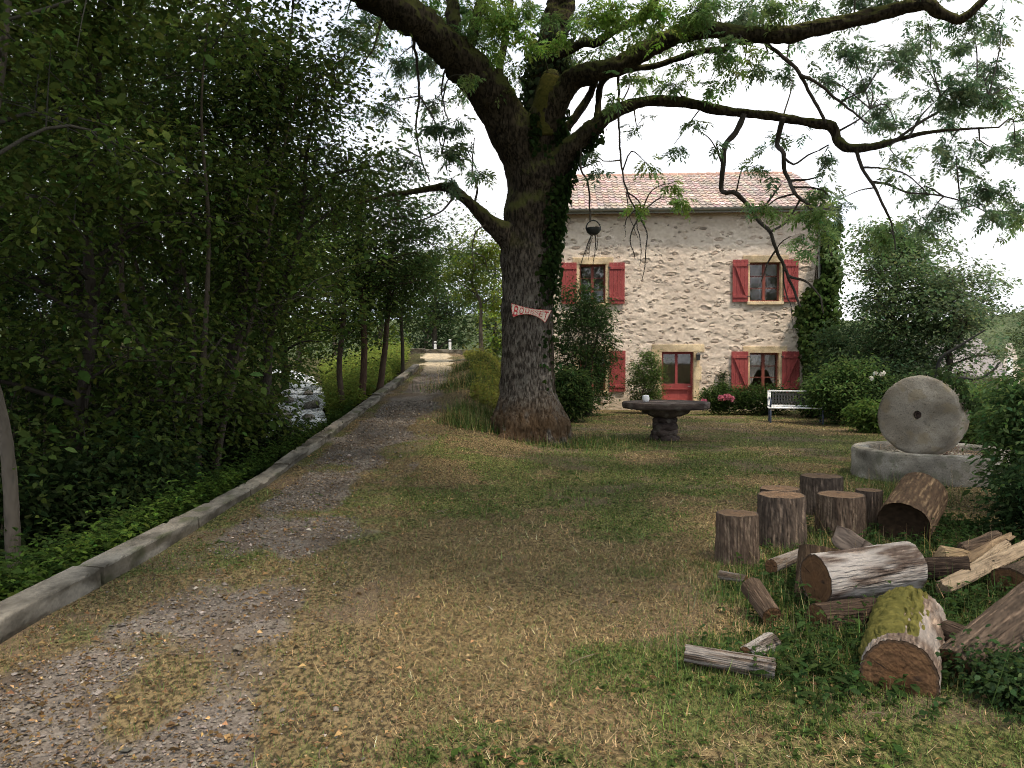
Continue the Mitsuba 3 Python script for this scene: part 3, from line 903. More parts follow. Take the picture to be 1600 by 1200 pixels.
tw = [
    ([(1163, 178), (1150, 207), (1133, 227), (1130, 260), (1128, 297), (1150, 302), (1173, 327), (1187, 347), (1203, 363), (1213, 390), (1224, 414), (1231, 431), (1242, 456), (1250, 480)], 4.5, 1.8, 14.7),
    ([(1231, 431), (1262, 442), (1280, 463), (1286, 490)], 2.2, .8, 14.7),
    ([(1213, 390), (1200, 410), (1190, 440)], 1.6, .6, 14.7), ([(1203, 363), (1230, 345), (1250, 310), (1243, 303)], 1.8, 1.5, 14.7), ([(1224, 414), (1226, 450), (1236, 480), (1240, 520)], 1.4, .5, 14.7),
    ([(1223, 184), (1215, 223), (1225, 240), (1225, 263), (1233, 283), (1243, 303), (1263, 320), (1280, 340), (1290, 367), (1300, 400)], 4.0, 1.5, 14.6),
    ([(1225, 245), (1240, 257), (1262, 243), (1280, 235)], 2.0, .8, 14.6), ([(1233, 283), (1265, 280), (1290, 272)], 2.0, .7, 14.6), ([(1237, 292), (1275, 294), (1290, 300), (1302, 322)], 2.0, .7, 14.6), ([(1243, 303), (1215, 310), (1190, 330)], 1.8, .7, 14.6),
    ([(1195, 66), (1243, 107), (1267, 147), (1290, 192)], 3.0, 2.2, 13.9), ([(1250, 117), (1273, 127), (1313, 160), (1340, 180), (1357, 193)], 2.6, 1.2, 13.9), ([(1313, 160), (1330, 150), (1352, 142)], 1.5, .6, 13.9),
    ([(1337, 232), (1347, 263), (1367, 293), (1383, 327), (1393, 350), (1400, 390)], 3.0, 1.0, 14.3), ([(1362, 285), (1385, 288), (1417, 300), (1450, 303), (1500, 313), (1540, 330)], 2.2, .8, 14.2), ([(1348, 262), (1362, 262), (1385, 264), (1420, 275), (1450, 303)], 1.8, .8, 14.2),
    ([(1395, 222), (1440, 190), (1490, 165), (1545, 150)], 2.5, .8, 14), ([(1420, 215), (1440, 180), (1470, 150)], 1.8, .7, 14), ([(1310, 205), (1340, 188), (1360, 170)], 1.8, .6, 14.4),
    ([(965, 106), (967, 150), (967, 187), (970, 250), (980, 300), (1000, 340)], 2.0, 1.2, 14.8), ([(1000, 335), (985, 370), (993, 405)], 1.3, .6, 14.8), ([(1000, 340), (1010, 365), (1008, 410), (1003, 440)], 1.3, .5, 14.8),
    ([(980, 300), (1000, 318), (1000, 340)], 1.1, .8, 14.8), ([(990, 330), (978, 345), (976, 372)], 1, .4, 14.8), ([(995, 350), (1002, 385), (1000, 415)], .9, .4, 14.8), ([(978, 300), (985, 340), (996, 372)], .9, .4, 14.8),
    ([(907, 222), (908, 263), (920, 290), (922, 347)], 1.6, 1.3, 15.5), ([(925, 366), (915, 390), (905, 420)], 1.0, .5, 15.5), ([(930, 366), (930, 390), (926, 415)], 1.0, .5, 15.5),
    ([(763, 349), (744, 362), (738, 390), (741, 420)], 1.3, .6, 15.5), ([(740, 395), (756, 402), (764, 425)], 1.0, .5, 15.6), ([(713, 301), (690, 330), (655, 345)], 2.0, .7, 15.3), ([(740, 323), (745, 295), (738, 260), (742, 215)], 2.0, .7, 15.5),
    ([(640, 28), (650, 90), (655, 150), (650, 210), (670, 285)], 2.5, 1.0, 14.8), ([(655, 150), (680, 190), (690, 240)], 1.5, .6, 14.8), ([(600, 15), (585, 70), (560, 110)], 2.4, .8, 14.2), ([(700, 92), (690, 140), (700, 190)], 1.8, .7, 14.9),
]
mb = MB()
rng = RNG(22)
for pts, w0, w1, D in tw:
    P = np.array([at(a, b, D + rng.normal(0, .12)) for a, b in pts])
    R = np.linspace(w0, w1, len(P)) * D / F
    P, R = spline(P, R, 0.08)
    P = P + (nz(P, 6.0, 2, 70) - .5)[:, None] * 0.05
    v, f, _ = tube(P, R * (0.85 + .4 * nz(P, 12, 2, 71)), 7)
    mb.add(v, f, (0.055, 0.047, 0.04))
# foliage: pinnate leaves in loose hanging sprays, each spray on a twig from the nearest limb
skel = np.vstack([spline(P, None, .3) for P, R in limbs.values()] + [spline(path_px(r)[0], None, .3) for r in extra] + [spline(np.array([at(a, b, D) for a, b in p]), None, .2) for p, _, _, D in tw])
clumps = []
for px, py, r, n, hue in ((1330, 85, 50, 2, 0), (1395, 95, 40, 1.5, 0), (1425, 75, 35, 1, 0), (1375, 170, 40, 1.6, 0), (1500, 145, 42, 3, 0), (1540, 150, 40, 2, 0), (1480, 190, 32, 1, 0), (1540, 295, 38, 2, 0), (1470, 330, 42, 1.6, 0), (1400, 195, 32, 1, 0), (1275, 335, 36, 1.3, 1),
                          (1255, 372, 22, .5, 1), (1310, 320, 28, .8, 0), (1130, 95, 30, 1.2, 1), (1062, 312, 12, 1.3, 2), (1048, 290, 9, .5, 2), (990, 322, 9, .5, 2), (1010, 255, 14, .6, 1), (1170, 22, 45, 2, 0), (1090, 15, 50, 1.7, 1), (950, 25, 45, 2.6, 2), (912, 20, 22, 1, 1), (790, 30, 45, 3.2, 2), (772, 85, 30, 1.6, 2),
                          (700, 240, 36, 1.8, 0), (715, 200, 26, 1, 0), (705, 280, 26, 1, 0), (620, 95, 45, 1.6, 0), (560, 60, 40, 1.4, 0), (600, 165, 38, 1.2, 0), (665, 15, 40, 1.6, 2), (1560, 45, 42, 1.1, 0), (1592, 220, 30, 1.4, 0), (1590, 330, 38, 1.6, 1), (1215, 215, 26, .7, 0), (1290, 250, 32, .6, 0),
                          (1500, 260, 30, 1.1, 0), (1440, 300, 26, .9, 0), (1560, 230, 34, 1, 0), (1270, 10, 40, 1, 0), (1030, 60, 36, 1.2, 1), (985, 120, 20, .5, 1), (1262, 395, 24, .5, 1), (750, 270, 20, .8, 0), (680, 160, 30, .9, 0), (640, 250, 30, 1, 0), (925, 240, 10, .4, 0), (1160, 40, 26, 1.0, 0), (1075, 100, 24, .7, 1),
                          (780, 140, 24, .6, 1), (1385, 370, 34, 1.6, 1), (1350, 130, 34, 1.2, 0), (1440, 140, 30, 1, 0), (1120, 225, 10, .3, 0), (1000, 190, 14, .3, 0), (1080, 190, 14, .3, 0), (930, 265, 9, .4, 0), (860, 25, 25, .8, 1), (725, 20, 28, 1.2, 1), (830, 10, 30, 1, 1), (740, 120, 18, .4, 1), (1450, 40, 35, .7, 0), (1380, 0, 45, 1, 0), (1010, 15, 45, 2, 2), (940, 70, 30, 1.2, 1), (870, 60, 25, 1, 2), (680, 30, 35, 1.5, 1), (760, 20, 35, 1.5, 2), (800, 110, 30, 1.2, 1), (1080, 45, 35, 1.2, 1), (1210, 20, 40, 1.4, 1), (1330, 5, 40, 1.2, 0), (580, 20, 40, 1.2, 0), (530, 40, 30, .9, 0), (720, 150, 26, .9, 1), (1110, 130, 22, .7, 1), (1180, 110, 26, .7, 0), (1500, 70, 30, .9, 0), (1545, 110, 34, 1.2, 0), (1575, 150, 34, 1.2, 1), (1550, 340, 30, 1, 0), (1440, 350, 26, .8, 0), (1280, 300, 30, 1.2, 1), (1285, 360, 24, .7, 1), (1195, 320, 24, .8, 1), (1050, 130, 24, .9, 1), (1000, 125, 22, .8, 2), (1150, 110, 26, .9, 1), (1100, 20, 40, 1.4, 1), (960, 150, 16, .5, 1), (735, 50, 34, 1.6, 1), (655, 100, 34, 1.2, 0), (690, 200, 30, 1, 0), (1230, 110, 28, .8, 0), (1290, 130, 30, .9, 0), (1410, 250, 30, .9, 0), (1480, 230, 30, 1, 0), (1520, 40, 34, 1, 0), (820, 60, 24, 1.2, 2), (900, 90, 18, .8, 1), (1060, 235, 12, .4, 0), (1180, 260, 18, .5, 0)):
    D = rng.uniform(13.2, 16.2) if px > 900 else rng.uniform(14.2, 17.0)
    clumps.append((at(px, py, D), r * D / F, int(n * 44 * (r / 35) ** 1.0 + 8), hue, D))
for k in range(430):     # unseen upper crown, spread wider and thickened to shade the lawn
    a, rr = rng.random() * 6.28, 9.5 * math.sqrt(rng.random())
    p = np.array([1.0 + rr * math.cos(a) * 1.1, 11.5 + rr * math.sin(a), 0.0])
    p[2] = max(EYE + p[1] * 0.50, 5.2) + 1.2 + rng.uniform(0, 4.5)
    clumps.append((p, rng.uniform(.6, 1.1), 34, 0, 99))
lp, ld, ln, ll, lc = [], [], [], [], []
HUE = [(0.17, 0.25, 0.135), (0.215, 0.32, 0.12), (0.27, 0.40, 0.10)]
for c, r, n, hue, D in clumps:
    s = skel[np.argmin(((skel - c) ** 2).sum(1) + rng.random(len(skel)) * .5)]
    if np.linalg.norm(s - c) > 3.2:
        s = c + rng.normal(0, .8, 3) + [0, 0, .6]
    m = (s + c) / 2 + rng.normal(0, .12, 3) + [0, 0, 0.12]
    P = spline(np.array([s, m, c + rng.normal(0, .08, 3)]), None, .15)
    v, f, _ = tube(P, np.linspace(.016, .006, len(P)), 5)
    mb.add(v, f, (0.06, 0.052, 0.042))
    sub = max(3, n // 12)
    tips = c + rng.normal(0, 1, (sub, 3)) * r * np.array([.75, .75, .6])
    for t in tips:
        P = np.array([c + (t - c) * q + [0, 0, -.12 * q * q] for q in (-.15, .4, 1.0)])
        v, f, _ = tube(P, np.array([.006, .004, .0025]), 4, False)
        mb.add(v, f, (0.06, 0.058, 0.04))
    pick = rng.integers(0, sub, n)
    u = rng.random(n)
    pp = c + (tips[pick] - c) * u[:, None] + rng.normal(0, r * .16, (n, 3))
    az = rng.random(n) * 6.28
    d = np.stack([np.cos(az), np.sin(az), rng.normal(-.45, .4, n)], -1)
    lp.append(pp), ld.append(d), ln.append(np.stack([rng.normal(0, .4, n), rng.normal(0, .4, n), np.ones(n)], -1))
    ll.append(np.full(n, .23 if D < 50 else .36) * np.exp(rng.normal(0, .2, n)))
    lc.append(tint(rng, HUE[hue], n, .25, .12))
put_twigs = mb.build(TREE + '__twigs', 'vrough', True)
labels[TREE + '__twigs'] = {'kind': 'stuff', 'label': 'thin dark twigs of the big tree'}


JR = RNG(29)


def pinnate(P, d, n, L, c, pairs=5, wide=1.0):
    d, n, s = frames(d, n)
    m = MB()
    for k in range(pairs):
        t = 0.28 + 0.66 * k / pairs
        q = P + d * (L * t)[:, None] - n * (L * .25 * t * t)[:, None]
        for sg in (-1, 1):
            ldir = d * .55 + s * sg * .85 - n * .22 + JR.normal(0, .22, (len(P), 3))
            v, f, cc = leaf4(q, ldir, n + s * sg * .2 + JR.normal(0, .3, (len(P), 3)), L * .38, L * .14 * wide, c * np.random.default_rng(k * 2 + (sg > 0)).uniform(.85, 1.15, (len(P), 1)))
            m.add(v, f, cc)
    v, f, cc = leaf4(P + d * (L * .92)[:, None] - n * (L * .22)[:, None], d - n * .5, n, L * .36, L * .115, c)
    m.add(v, f, cc)
    return m


lp, ld, ln, ll, lc = np.vstack(lp), np.vstack(ld), np.vstack(ln), np.concatenate(ll), np.vstack(lc)
high = lp[:, 2] > np.maximum(EYE + lp[:, 1] * 0.5, 5.2) + .9
cm = pinnate(lp[~high], ld[~high], ln[~high], ll[~high], lc[~high])
cm.add(*pinnate(lp[high], ld[high], ln[high], ll[high] * 1.25, lc[high], 2, 2.0).arrays()[:3])
cm.build(TREE + '__crown', 'leaf_ash')

# moss on the sawn stub and limb
P, R = limbs['stub']
P2, R2 = spline(P + [0, -0.06, 0.02], R * 0.98, .05)
v, f, _ = tube(P2, R2, 22)
n_ = normals_of(v, f)
v = v + n_ * (0.05 * (nz(v, 9, 3, 81) - .35))[:, None]
put(TREE + '__moss', trimesh.Trimesh(v, f, process=False), 'moss', True)
labels[TREE + '__moss'] = {'label': 'yellow green moss cushion on the sawn stub'}


# ivy on the right of the trunk and round the leader
def creeper(key, label, pts, nrm, size, base, seed, cat='ivy'):
    r = RNG(seed)
    n = len(pts)
    k = thing(key, label, cat)
    d = np.stack([r.normal(0, .6, n), r.normal(0, .6, n), -np.abs(r.normal(.7, .4, n))], -1)
    nn = nrm + r.normal(0, .35, (n, 3))
    L = size * np.exp(r.normal(0, .3, n))
    m = MB()
    v, f, c = leaf6(pts + unit(nrm) * (r.random(n) * .16)[:, None], d, nn, L, L * .85, tint(r, base, n, .3, .1))
    m.add(v, f, c)
    m.build(k + '__foliage', 'leaf')
    return k


r = RNG(31)
pick = []
sel = np.where((nn[:, 0] > 0.25) & (tv[:, 2] > 0.9) & (tv[:, 2] < 6.6) & (tv[:, 0] > 0.3))[0]
wgt = ss(0.25, 0.75, nn[sel, 0] + 0.35 * (nz(tv[sel], 1.5, 2, 90) - .5)) * np.interp(tv[sel, 2], [.9, 2.6, 3.4, 6, 6.6], [.02, .12, .8, 1, .2])
i = r.choice(sel, 3600, p=wgt / wgt.sum())
ivy = creeper('ivy', 'dark ivy climbing the right side of the big tree trunk', tv[i], nn[i], .085, (0.028, 0.05, 0.016), 32)
mbi = MB()
for k in range(6):
    z = np.linspace(.2, 6.0, 30)
    P = []
    for zz in z:
        c = spline(trunk_P, None, .1)
        j = np.argmin(np.abs(c[:, 2] - zz))
        rr = np.interp(zz, trunk_P[:, 2], trunk_R) + 0.03
        a = -.5 + .22 * k + .12 * math.sin(zz * 2 + k)
        P.append([c[j, 0] + rr * math.cos(a), c[j, 1] + rr * math.sin(a), zz])
    v, f, _ = tube(np.array(P), .014, 6)
    mbi.add(v, f, (.07, .055, .04))
mbi.build(ivy + '__stems', 'vrough', True)
Pc = spline(*[limbs['leader'][0][1:5]], None, .03)
i = r.integers(0, len(Pc), 1500)
a = r.random(1500) * 6.28
nr = np.stack([np.cos(a), np.sin(a), a * 0], -1)
creeper('ivy', 'grey green ivy tuft round the upright central limb above the mossy stub', Pc[i] + nr * 0.34, nr, .10, (0.06, 0.085, 0.045), 33)
# leafy sucker shoots at the left of the trunk

# ------------------------------------------------------------------ the house (local frame: x along the front, y into the house, z up)
YAW = math.radians(-3.5)
HU, HV_ = np.array([math.cos(YAW), math.sin(YAW), 0]), np.array([-math.sin(YAW), math.cos(YAW), 0])
H0 = np.array([1.36, 27.25, 0.0])


def hw_(v):
    v = np.asarray(v, float)
    return H0 + v[..., :1] * HU + v[..., 1:2] * HV_ + v[..., 2:] * np.array([0, 0, 1.0])


HOUSE = thing('stone_house', 'two storey rubble stone farmhouse with red shutters and tiled roof', 'house')


def hput(key, v, f, mat, smooth=False, **kw):
    return put(free(key), trimesh.Trimesh(hw_(v), f, process=False), mat, smooth, **kw)


def hbox(key, x0, x1, y0, y1, z0, z1, mat, b=0.0):
    v, f = box(x0, x1, y0, y1, z0, z1, b)
    return hput(key, v, f, mat)


LEN, DEP, EAVE = 9.3, 8.0, 6.88
OPEN = [(0.962, 3.66, 1.85, 5.0), (6.72, 3.70, 7.74, 5.02), (0.97, 0.66, 1.86, 1.97), (6.74, 0.68, 7.72, 1.95), (3.776, -0.2, 4.85, 1.99)]
rng = RNG(41)
# stones that show through the mortar
stones = []
tries = 0
while len(stones) < 470 and tries < 20000:
    tries += 1
    w = np.exp(rng.normal(-2.0, 0.58)).clip(.06, .46)
    hgt = (w * rng.uniform(.26, .62)).clip(.035, .15)
    u, z = rng.uniform(.1, LEN - .1), rng.uniform(.15, 6.65)
    if z < 2.2 and rng.random() < .35:
        continue
    if any(x0 - .26 - w / 2 < u < x1 + .26 + w / 2 and z0 - .2 < z < z1 + .28 for x0, z0, x1, z1 in OPEN):
        continue
    if any(abs(u - a) < (w + b) * .62 and abs(z - c) < (hgt + e) * .75 for a, c, b, e, _ in stones):
        continue
    stones.append((u, z, w, hgt, rng.uniform(-.25, .25)))
du = 0.026
us, zs = np.arange(0, LEN + .001, du), np.arange(-0.3, EAVE + .001, du)
U, Z = np.meshgrid(us, zs)
q = np.stack([U, Z, U * 0], -1)
W = 0.030 * (nz(q, 1.1, 3, 101) - .5) + 0.050 * (nz(q * [1, 1.7, 1], 4.2, 3, 102) - .5) + 0.014 * (nz(q, 14, 2, 103) - .5)
for (u, z, w, hgt, rot) in stones:
    i0, i1 = int(max(0, (u - w) / du)), int((u + w) / du) + 2
    j0, j1 = int(max(0, (z + .3 - hgt * 1.6) / du)), int((z + .3 + hgt * 1.6) / du) + 2
    uu, zz = U[j0:j1, i0:i1] - u, Z[j0:j1, i0:i1] - z
    a, b = uu * math.cos(rot) + zz * math.sin(rot), -uu * math.sin(rot) + zz * math.cos(rot)
    e = np.sqrt((a / (w * .5)) ** 2 + (b / (hgt * .5)) ** 2) + 1.3 * (nz(q[j0:j1, i0:i1] + [u * 3, 0, 5], 11, 2, 104) - .5)
    W[j0:j1, i0:i1] += -0.044 * (1 - ss(0.75, 1.15, e)) + 0.022 * np.exp(-((e - 1.35) / .3) ** 2) * (b > 0)
inside = np.zeros(U.shape, bool)
for x0, z0, x1, z1 in OPEN:
    inside |= (U > x0 - .02) & (U < x1 + .02) & (Z > z0 - .02) & (Z < z1 + .02)
v = np.stack([U, -W, Z], -1).reshape(-1, 3)
f = grid_faces(len(us), len(zs))
bad = inside.ravel()[f].all(1)
hput(HOUSE + '__wall', v, f[~bad], 'mortar', True)
labels[HOUSE + '__wall'] = {'label': 'cream rubble front wall with recessed stones'}
ico2 = trimesh.creation.icosphere(2)
sb, sf = np.array(ico2.vertices), np.array(ico2.faces)
scene['rubble'] = two({'type': 'bumpmap', 'arbitrary': mikit.proc(lambda p, n, uv: tfbm(p.x * 40, p.z * 40, p.y * 40, 2), 2e-3), 'scale': 0.008, 'bsdf': rough(VC, .95, .1)})
rest = MB()
big = sorted(range(len(stones)), key=lambda k: -stones[k][2] * stones[k][3])[:110]
PAL = np.array([(0.47, 0.385, 0.305), (0.38, 0.305, 0.245), (0.30, 0.24, 0.20), (0.43, 0.355, 0.29), (0.52, 0.44, 0.36), (0.17, 0.125, 0.10), (0.40, 0.29, 0.22)])
for k, (u, z, w, hgt, rot) in enumerate(stones):
    b, ff = (sb, sf) if k in big else (ib, jf)
    s = b * np.array([w * .64, .05, hgt * .66]) * (0.78 + .45 * nz(b * 1.3 + k * 7.7, 1, 2)[:, None])
    s = np.stack([s[:, 0] * math.cos(rot) - s[:, 2] * math.sin(rot), s[:, 1], s[:, 0] * math.sin(rot) + s[:, 2] * math.cos(rot)], -1)
    s = s + [u, rng.uniform(.026, .046), z]
    c = (PAL[rng.choice(7, p=[.24, .2, .12, .17, .15, .04, .08])] * .58 + np.array([.62, .53, .46]) * .42) * rng.uniform(.8, 1.2)
    col = np.clip(c * (0.75 + .5 * nz(s, 12, 2, 110)[:, None]), 0, 1)
    if k in big:
        hput(HOUSE + '__wall__stone', s, ff, 'rubble', True, color=col)
    else:
        rest.add(hw_(s), ff, col)
rest.build(HOUSE + '__wall__small_stones', 'rubble', True)
labels[HOUSE + '__wall__small_stones'] = {'kind': 'stuff', 'label': 'small brown and grey stones set in the mortar'}
# other walls, floors
RIDGE_Y, RIDGE_Z = 4.0, 8.92
for x0, x1 in ((0.0, 0.4), (LEN - .4, LEN)):
    poly = np.array([[.06, -.3], [DEP, -.3], [DEP, EAVE], [RIDGE_Y, RIDGE_Z - .08], [.06, EAVE]])
    n = len(poly)
    v = np.array([[x, y, z] for x in (x0, x1) for y, z in poly])
    f = [[0, i, i + 1] for i in range(1, n - 1)] + [[n, n + i + 1, n + i] for i in range(1, n - 1)]
    for i in range(n):
        j = (i + 1) % n
        f += [[i, n + i, n + j], [i, n + j, j]]
    hput(HOUSE + '__gable_wall', v, np.array(f), 'mortar')
hbox(HOUSE + '__rear_wall', .4, LEN - .4, DEP - .4, DEP - .003, -.3, EAVE, 'mortar')
hbox(HOUSE + '__floor', .4, LEN - .4, .5, DEP - .4, -.1, 0.05, 'render_wall')
hbox(HOUSE + '__floor', .4, LEN - .4, .5, DEP - .4, 2.75, 3.0, 'render_wall')
hbox(HOUSE + '__floor', .4, LEN - .4, .12, DEP - .4, 6.45, 6.6, 'render_wall')
# dressed stone round the openings: reveals 0.32 deep
for oi, (x0, z0, x1, z1) in enumerate(OPEN):
    jw = .17 if oi != 4 else .2
    door = oi == 4
    hbox(HOUSE + '__lintel', x0 - .24 - .1 * door, x1 + .26 + .1 * door, -.035, .36, z1, z1 + (.23 if not door else .26), 'dressed_stone', .008)
    for s, xa, xb in ((0, x0 - jw, x0), (1, x1, x1 + jw)):
        zc = z0 if not door else 0.02
        n = 3 if not door else 4
        ed = np.linspace(zc, z1, n + 1)
        for i in range(n):
            ex = 0.07 * ((i + s) % 2)
            hbox(HOUSE + '__jamb_stone', xa - (ex if s == 0 else 0), xb + (ex if s else 0), -.028 - .004 * (i % 2), .36, ed[i] + .003, ed[i + 1] - .003, 'dressed_stone', .008)
    if not door:
        hbox(HOUSE + '__sill', x0 - .1, x1 + .1, -.09, .36, z0 - .11, z0, 'dressed_stone', .01)
    else:
        hbox(HOUSE + '__doorstep', x0 - .15, x1 + .15, -.35, .36, -.12, .02, 'dressed_stone', .012)


def fbar(key, x0, x1, z0, z1, y0=.17, y1=.23, mat='frame_paint'):
    hbox(key, x0, x1, y0, y1, z0, z1, mat, .004)


def window(x0, z0, x1, z1, label, rows=3):
    w = free(HOUSE + '__window')
    labels[w] = {'label': label}
    t = .055
    for a in ((x0, x1, z0, z0 + t), (x0, x1, z1 - t, z1), (x0, x0 + t, z0 + t, z1 - t), (x1 - t, x1, z0 + t, z1 - t)):
        fbar(w + '__frame', *a)
    xm = (x0 + x1) / 2
    fbar(w + '__post', xm - .05, xm + .05, z0 + t, z1 - t, .155, .228)
    zz = np.linspace(z0 + t, z1 - t, rows + 1)
    for xa, xb in ((x0 + t, xm - .05), (xm + .05, x1 - t)):
        for i in range(1, rows):
            fbar(w + '__glazing_bar', xa, xb, zz[i] - .014, zz[i] + .014, .18, .215)
        for i in range(rows):
            v = np.array([[xa, .2, zz[i]], [xb, .2, zz[i]], [xb, .2, zz[i + 1]], [xa, .2, zz[i + 1]]])
            hput(w + '__pane', v, np.array([[0, 1, 2], [0, 2, 3]]), 'glass')
    return w


window(*OPEN[0], 'upper left window with dark panes')
window(*OPEN[1], 'upper right window reflecting the sky')
window(*OPEN[2], 'lower left window mostly hidden by the tall shrub')
w = window(*OPEN[3], 'lower right window with white lace curtains')
for s, (xa, xb) in enumerate(((6.80, 7.17), (7.29, 7.66))):
    n, m = 40, 12
    uu, tt = np.meshgrid(np.linspace(0, 1, n), np.linspace(0, 1, m))
    low = 1.27 - 0.38 * (uu if s else 1 - uu) * (tt) * 0 - (0.45 * ss(.35, 1, 1 - uu) if s == 0 else .45 * ss(.35, 1, uu)) * 0
    drop = 1.38 - .55 * (ss(.2, 1, uu) if s else ss(.2, 1, 1 - uu))
    zz = 1.90 + (drop - 1.90) * tt
    xx = xa + (xb - xa) * uu
    yy = .30 + .018 * np.sin(uu * 38 + tt * 2)
    hput(w + '__curtain', np.stack([xx, yy, zz], -1).reshape(-1, 3), grid_faces(n, m), 'curtain_mat', True)

# door: red frame, two tall panes above, panel below
d = HOUSE + '__door'
labels[d] = {'label': 'red half glazed door behind the stone table'}
x0, z0, x1, z1 = 3.776, .02, 4.85, 1.99
for a in ((x0, x0 + .07, z0, z1), (x1 - .07, x1, z0, z1), (x0 + .07, x1 - .07, z1 - .07, z1)):
    fbar(d + '__frame', *a, .14, .22, 'red_paint')
fbar(d + '__bottom_rail', x0 + .07, x1 - .07, z0, z0 + .12, .15, .21, 'red_paint')
fbar(d + '__middle_rail', x0 + .07, x1 - .07, .74, .90, .15, .21, 'red_paint')
fbar(d + '__drip_bar', x0 + .07, x1 - .07, .70, .738, .11, .20, 'red_paint')
xm = (x0 + x1) / 2 - .02
fbar(d + '__post', xm - .045, xm + .045, .90, z1 - .07, .15, .21, 'red_paint')
fbar(d + '__panel', x0 + .07, x1 - .07, z0 + .12, .74, .175, .2, 'red_paint')
for xa, xb in ((x0 + .07, xm - .045), (xm + .045, x1 - .07)):
    hput(d + '__pane', np.array([[xa, .185, .9], [xb, .185, .9], [xb, .185, z1 - .07], [xa, .185, z1 - .07]]), np.array([[0, 1, 2], [0, 2, 3]]), 'glass')
hbox(d + '__handle', x1 - .17, x1 - .05, .10, .125, .80, .82, 'zinc', .004)


def shutter(x0, z0, x1, z1, mirror, label):
    s = free(HOUSE + '__shutter')
    labels[s] = {'label': label}
    n = 4
    ed = np.linspace(x0, x1, n + 1)
    for i in range(n):
        hbox(s + '__plank', ed[i] + .003, ed[i + 1] - .003, -.085, -.055, z0 + .004 * (i % 2), z1, 'red_paint', .004)
    H = z1 - z0
    la, lb = z0 + .13 * H + .0, z1 - .13 * H
    for zz in (la, lb):
        hbox(s + '__ledge', x0 + .015, x1 - .015, -.113, -.0845, zz - .05, zz + .05, 'red_paint', .006)
    a = np.array([x0 + .09, -.0985, la + .05]) if not mirror else np.array([x1 - .09, -.0985, la + .05])
    b = np.array([x1 - .09, -.0985, lb - .05]) if not mirror else np.array([x0 + .09, -.0985, lb - .05])
    v, f = bar(a, b, .075, .026, (0, 1, 0))
    t = v.copy()
    hput(s + '__brace', t, f, 'red_paint')
    xh = x1 if mirror else x0
    for zz in (la, lb):
        hbox(s + '__hinge', xh - .05, xh + .05, -.119, -.1135, zz - .018, zz + .018, 'dark_iron', .002)


shutter(0.336, 3.645, 0.866, 5.055, False, 'upper left shutter half hidden by the trunk')
shutter(1.975, 3.636, 2.505, 5.047, False, 'shutter right of the upper left window')
shutter(6.13, 3.68, 6.652, 5.11, True, 'shutter left of the upper right window')
shutter(7.835, 3.675, 8.32, 5.10, False, 'shutter right of the upper right window behind a branch')
shutter(1.99, 0.628, 2.538, 2.03, False, 'shutter between the tall shrub and the round shrub')
shutter(6.11, 0.614, 6.675, 2.005, True, 'shutter left of the lower right window')
shutter(7.80, 0.596, 8.385, 2.005, False, 'shutter right of the lower right window beside the ivy')

# roof
slope = math.hypot(RIDGE_Y + .35, RIDGE_Z - 6.80)
ra = math.atan2(RIDGE_Z - 6.80, RIDGE_Y + .35)
X0, X1 = -.15, LEN + .17
roof = HOUSE + '__roof'
v = np.array([[x, y, z + dz] for dz in (0, -.06) for x in (X0 + .03, X1 - .03) for y, z in ((-.33, 6.79), (RIDGE_Y, RIDGE_Z - .02), (2 * RIDGE_Y + .33, 6.79))])
f = []
for o in (0,):
    f += [[0, 3, 4], [0, 4, 1], [1, 4, 5], [1, 5, 2]]
    f += [[6, 10, 9], [6, 7, 10], [7, 11, 10], [7, 8, 11]]
    f += [[0, 6, 9], [0, 9, 3], [2, 5, 11], [2, 11, 8], [0, 1, 7], [0, 7, 6], [1, 2, 8], [1, 8, 7], [3, 9, 10], [3, 10, 4], [4, 10, 11], [4, 11, 5]]
hput(roof, v, np.array(f), 'slate')
tl = MB()
rows, tw_ = 13, .215
cols = int((X1 - X0) / tw_)
rl = slope / rows
across = np.array([(0, .012), (.02, .035), (.06, .04), (.085, .012), (.15, .006), (.2, .012), (.215, .012)])
for side in (0, 1):
    for i in range(rows):
        for j in range(cols):
            o = rng.uniform(-.006, .006)
            x = X0 + j * tw_
            s0, s1 = i * rl - .05, i * rl + rl + .02
            m = []
            for s, lift in ((s0, .045 + o), (s1, .008)):
                for ax, az in across:
                    m.append((x + ax * .985, s, az + lift))
            for ax, az in across:
                m.append((x + ax * .985, s0, az + .012))
            m = np.array(m)
            y = -.35 + m[:, 1] * math.cos(ra) - m[:, 2] * math.sin(ra)
            z = 6.80 + m[:, 1] * math.sin(ra) + m[:, 2] * math.cos(ra)
            if side:
                y = 2 * RIDGE_Y - y
            k = len(across)
            f = []
            for t in range(k - 1):
                f += [[t, t + 1, k + t + 1], [t, k + t + 1, k + t], [2 * k + t, 2 * k + t + 1, t + 1], [2 * k + t, t + 1, t]]
            f = np.array(f)
            c = np.array([0.37, 0.30, 0.27]) * np.exp(rng.normal(0, .16)) * (1 + rng.normal(0, .05, 3))
            if rng.random() < .10:
                c = np.array([0.33, 0.29, 0.265]) * rng.uniform(.7, 1.2)
            tl.add(hw_(np.stack([m[:, 0], y, z], -1)), f[:, ::-1] if side else f, np.clip(c, 0, 1))
tl.build(roof + '__tiles', 'vrough')
labels[roof + '__tiles'] = {'kind': 'stuff', 'label': 'rows of faded red clay tiles'}
rt = MB()
for j in range(int((X1 - X0) / .36)):
    x = X0 + j * .36
    P = np.array([[x, RIDGE_Y, RIDGE_Z + .005], [x + .36, RIDGE_Y, RIDGE_Z - .008]])
    v, f, _ = tube(P, [.11, .10], 10)
    rt.add(hw_(v), f, np.array([0.44, 0.29, 0.24]) * rng.uniform(.8, 1.2))
rt.build(roof + '__ridge_tiles', 'vrough')
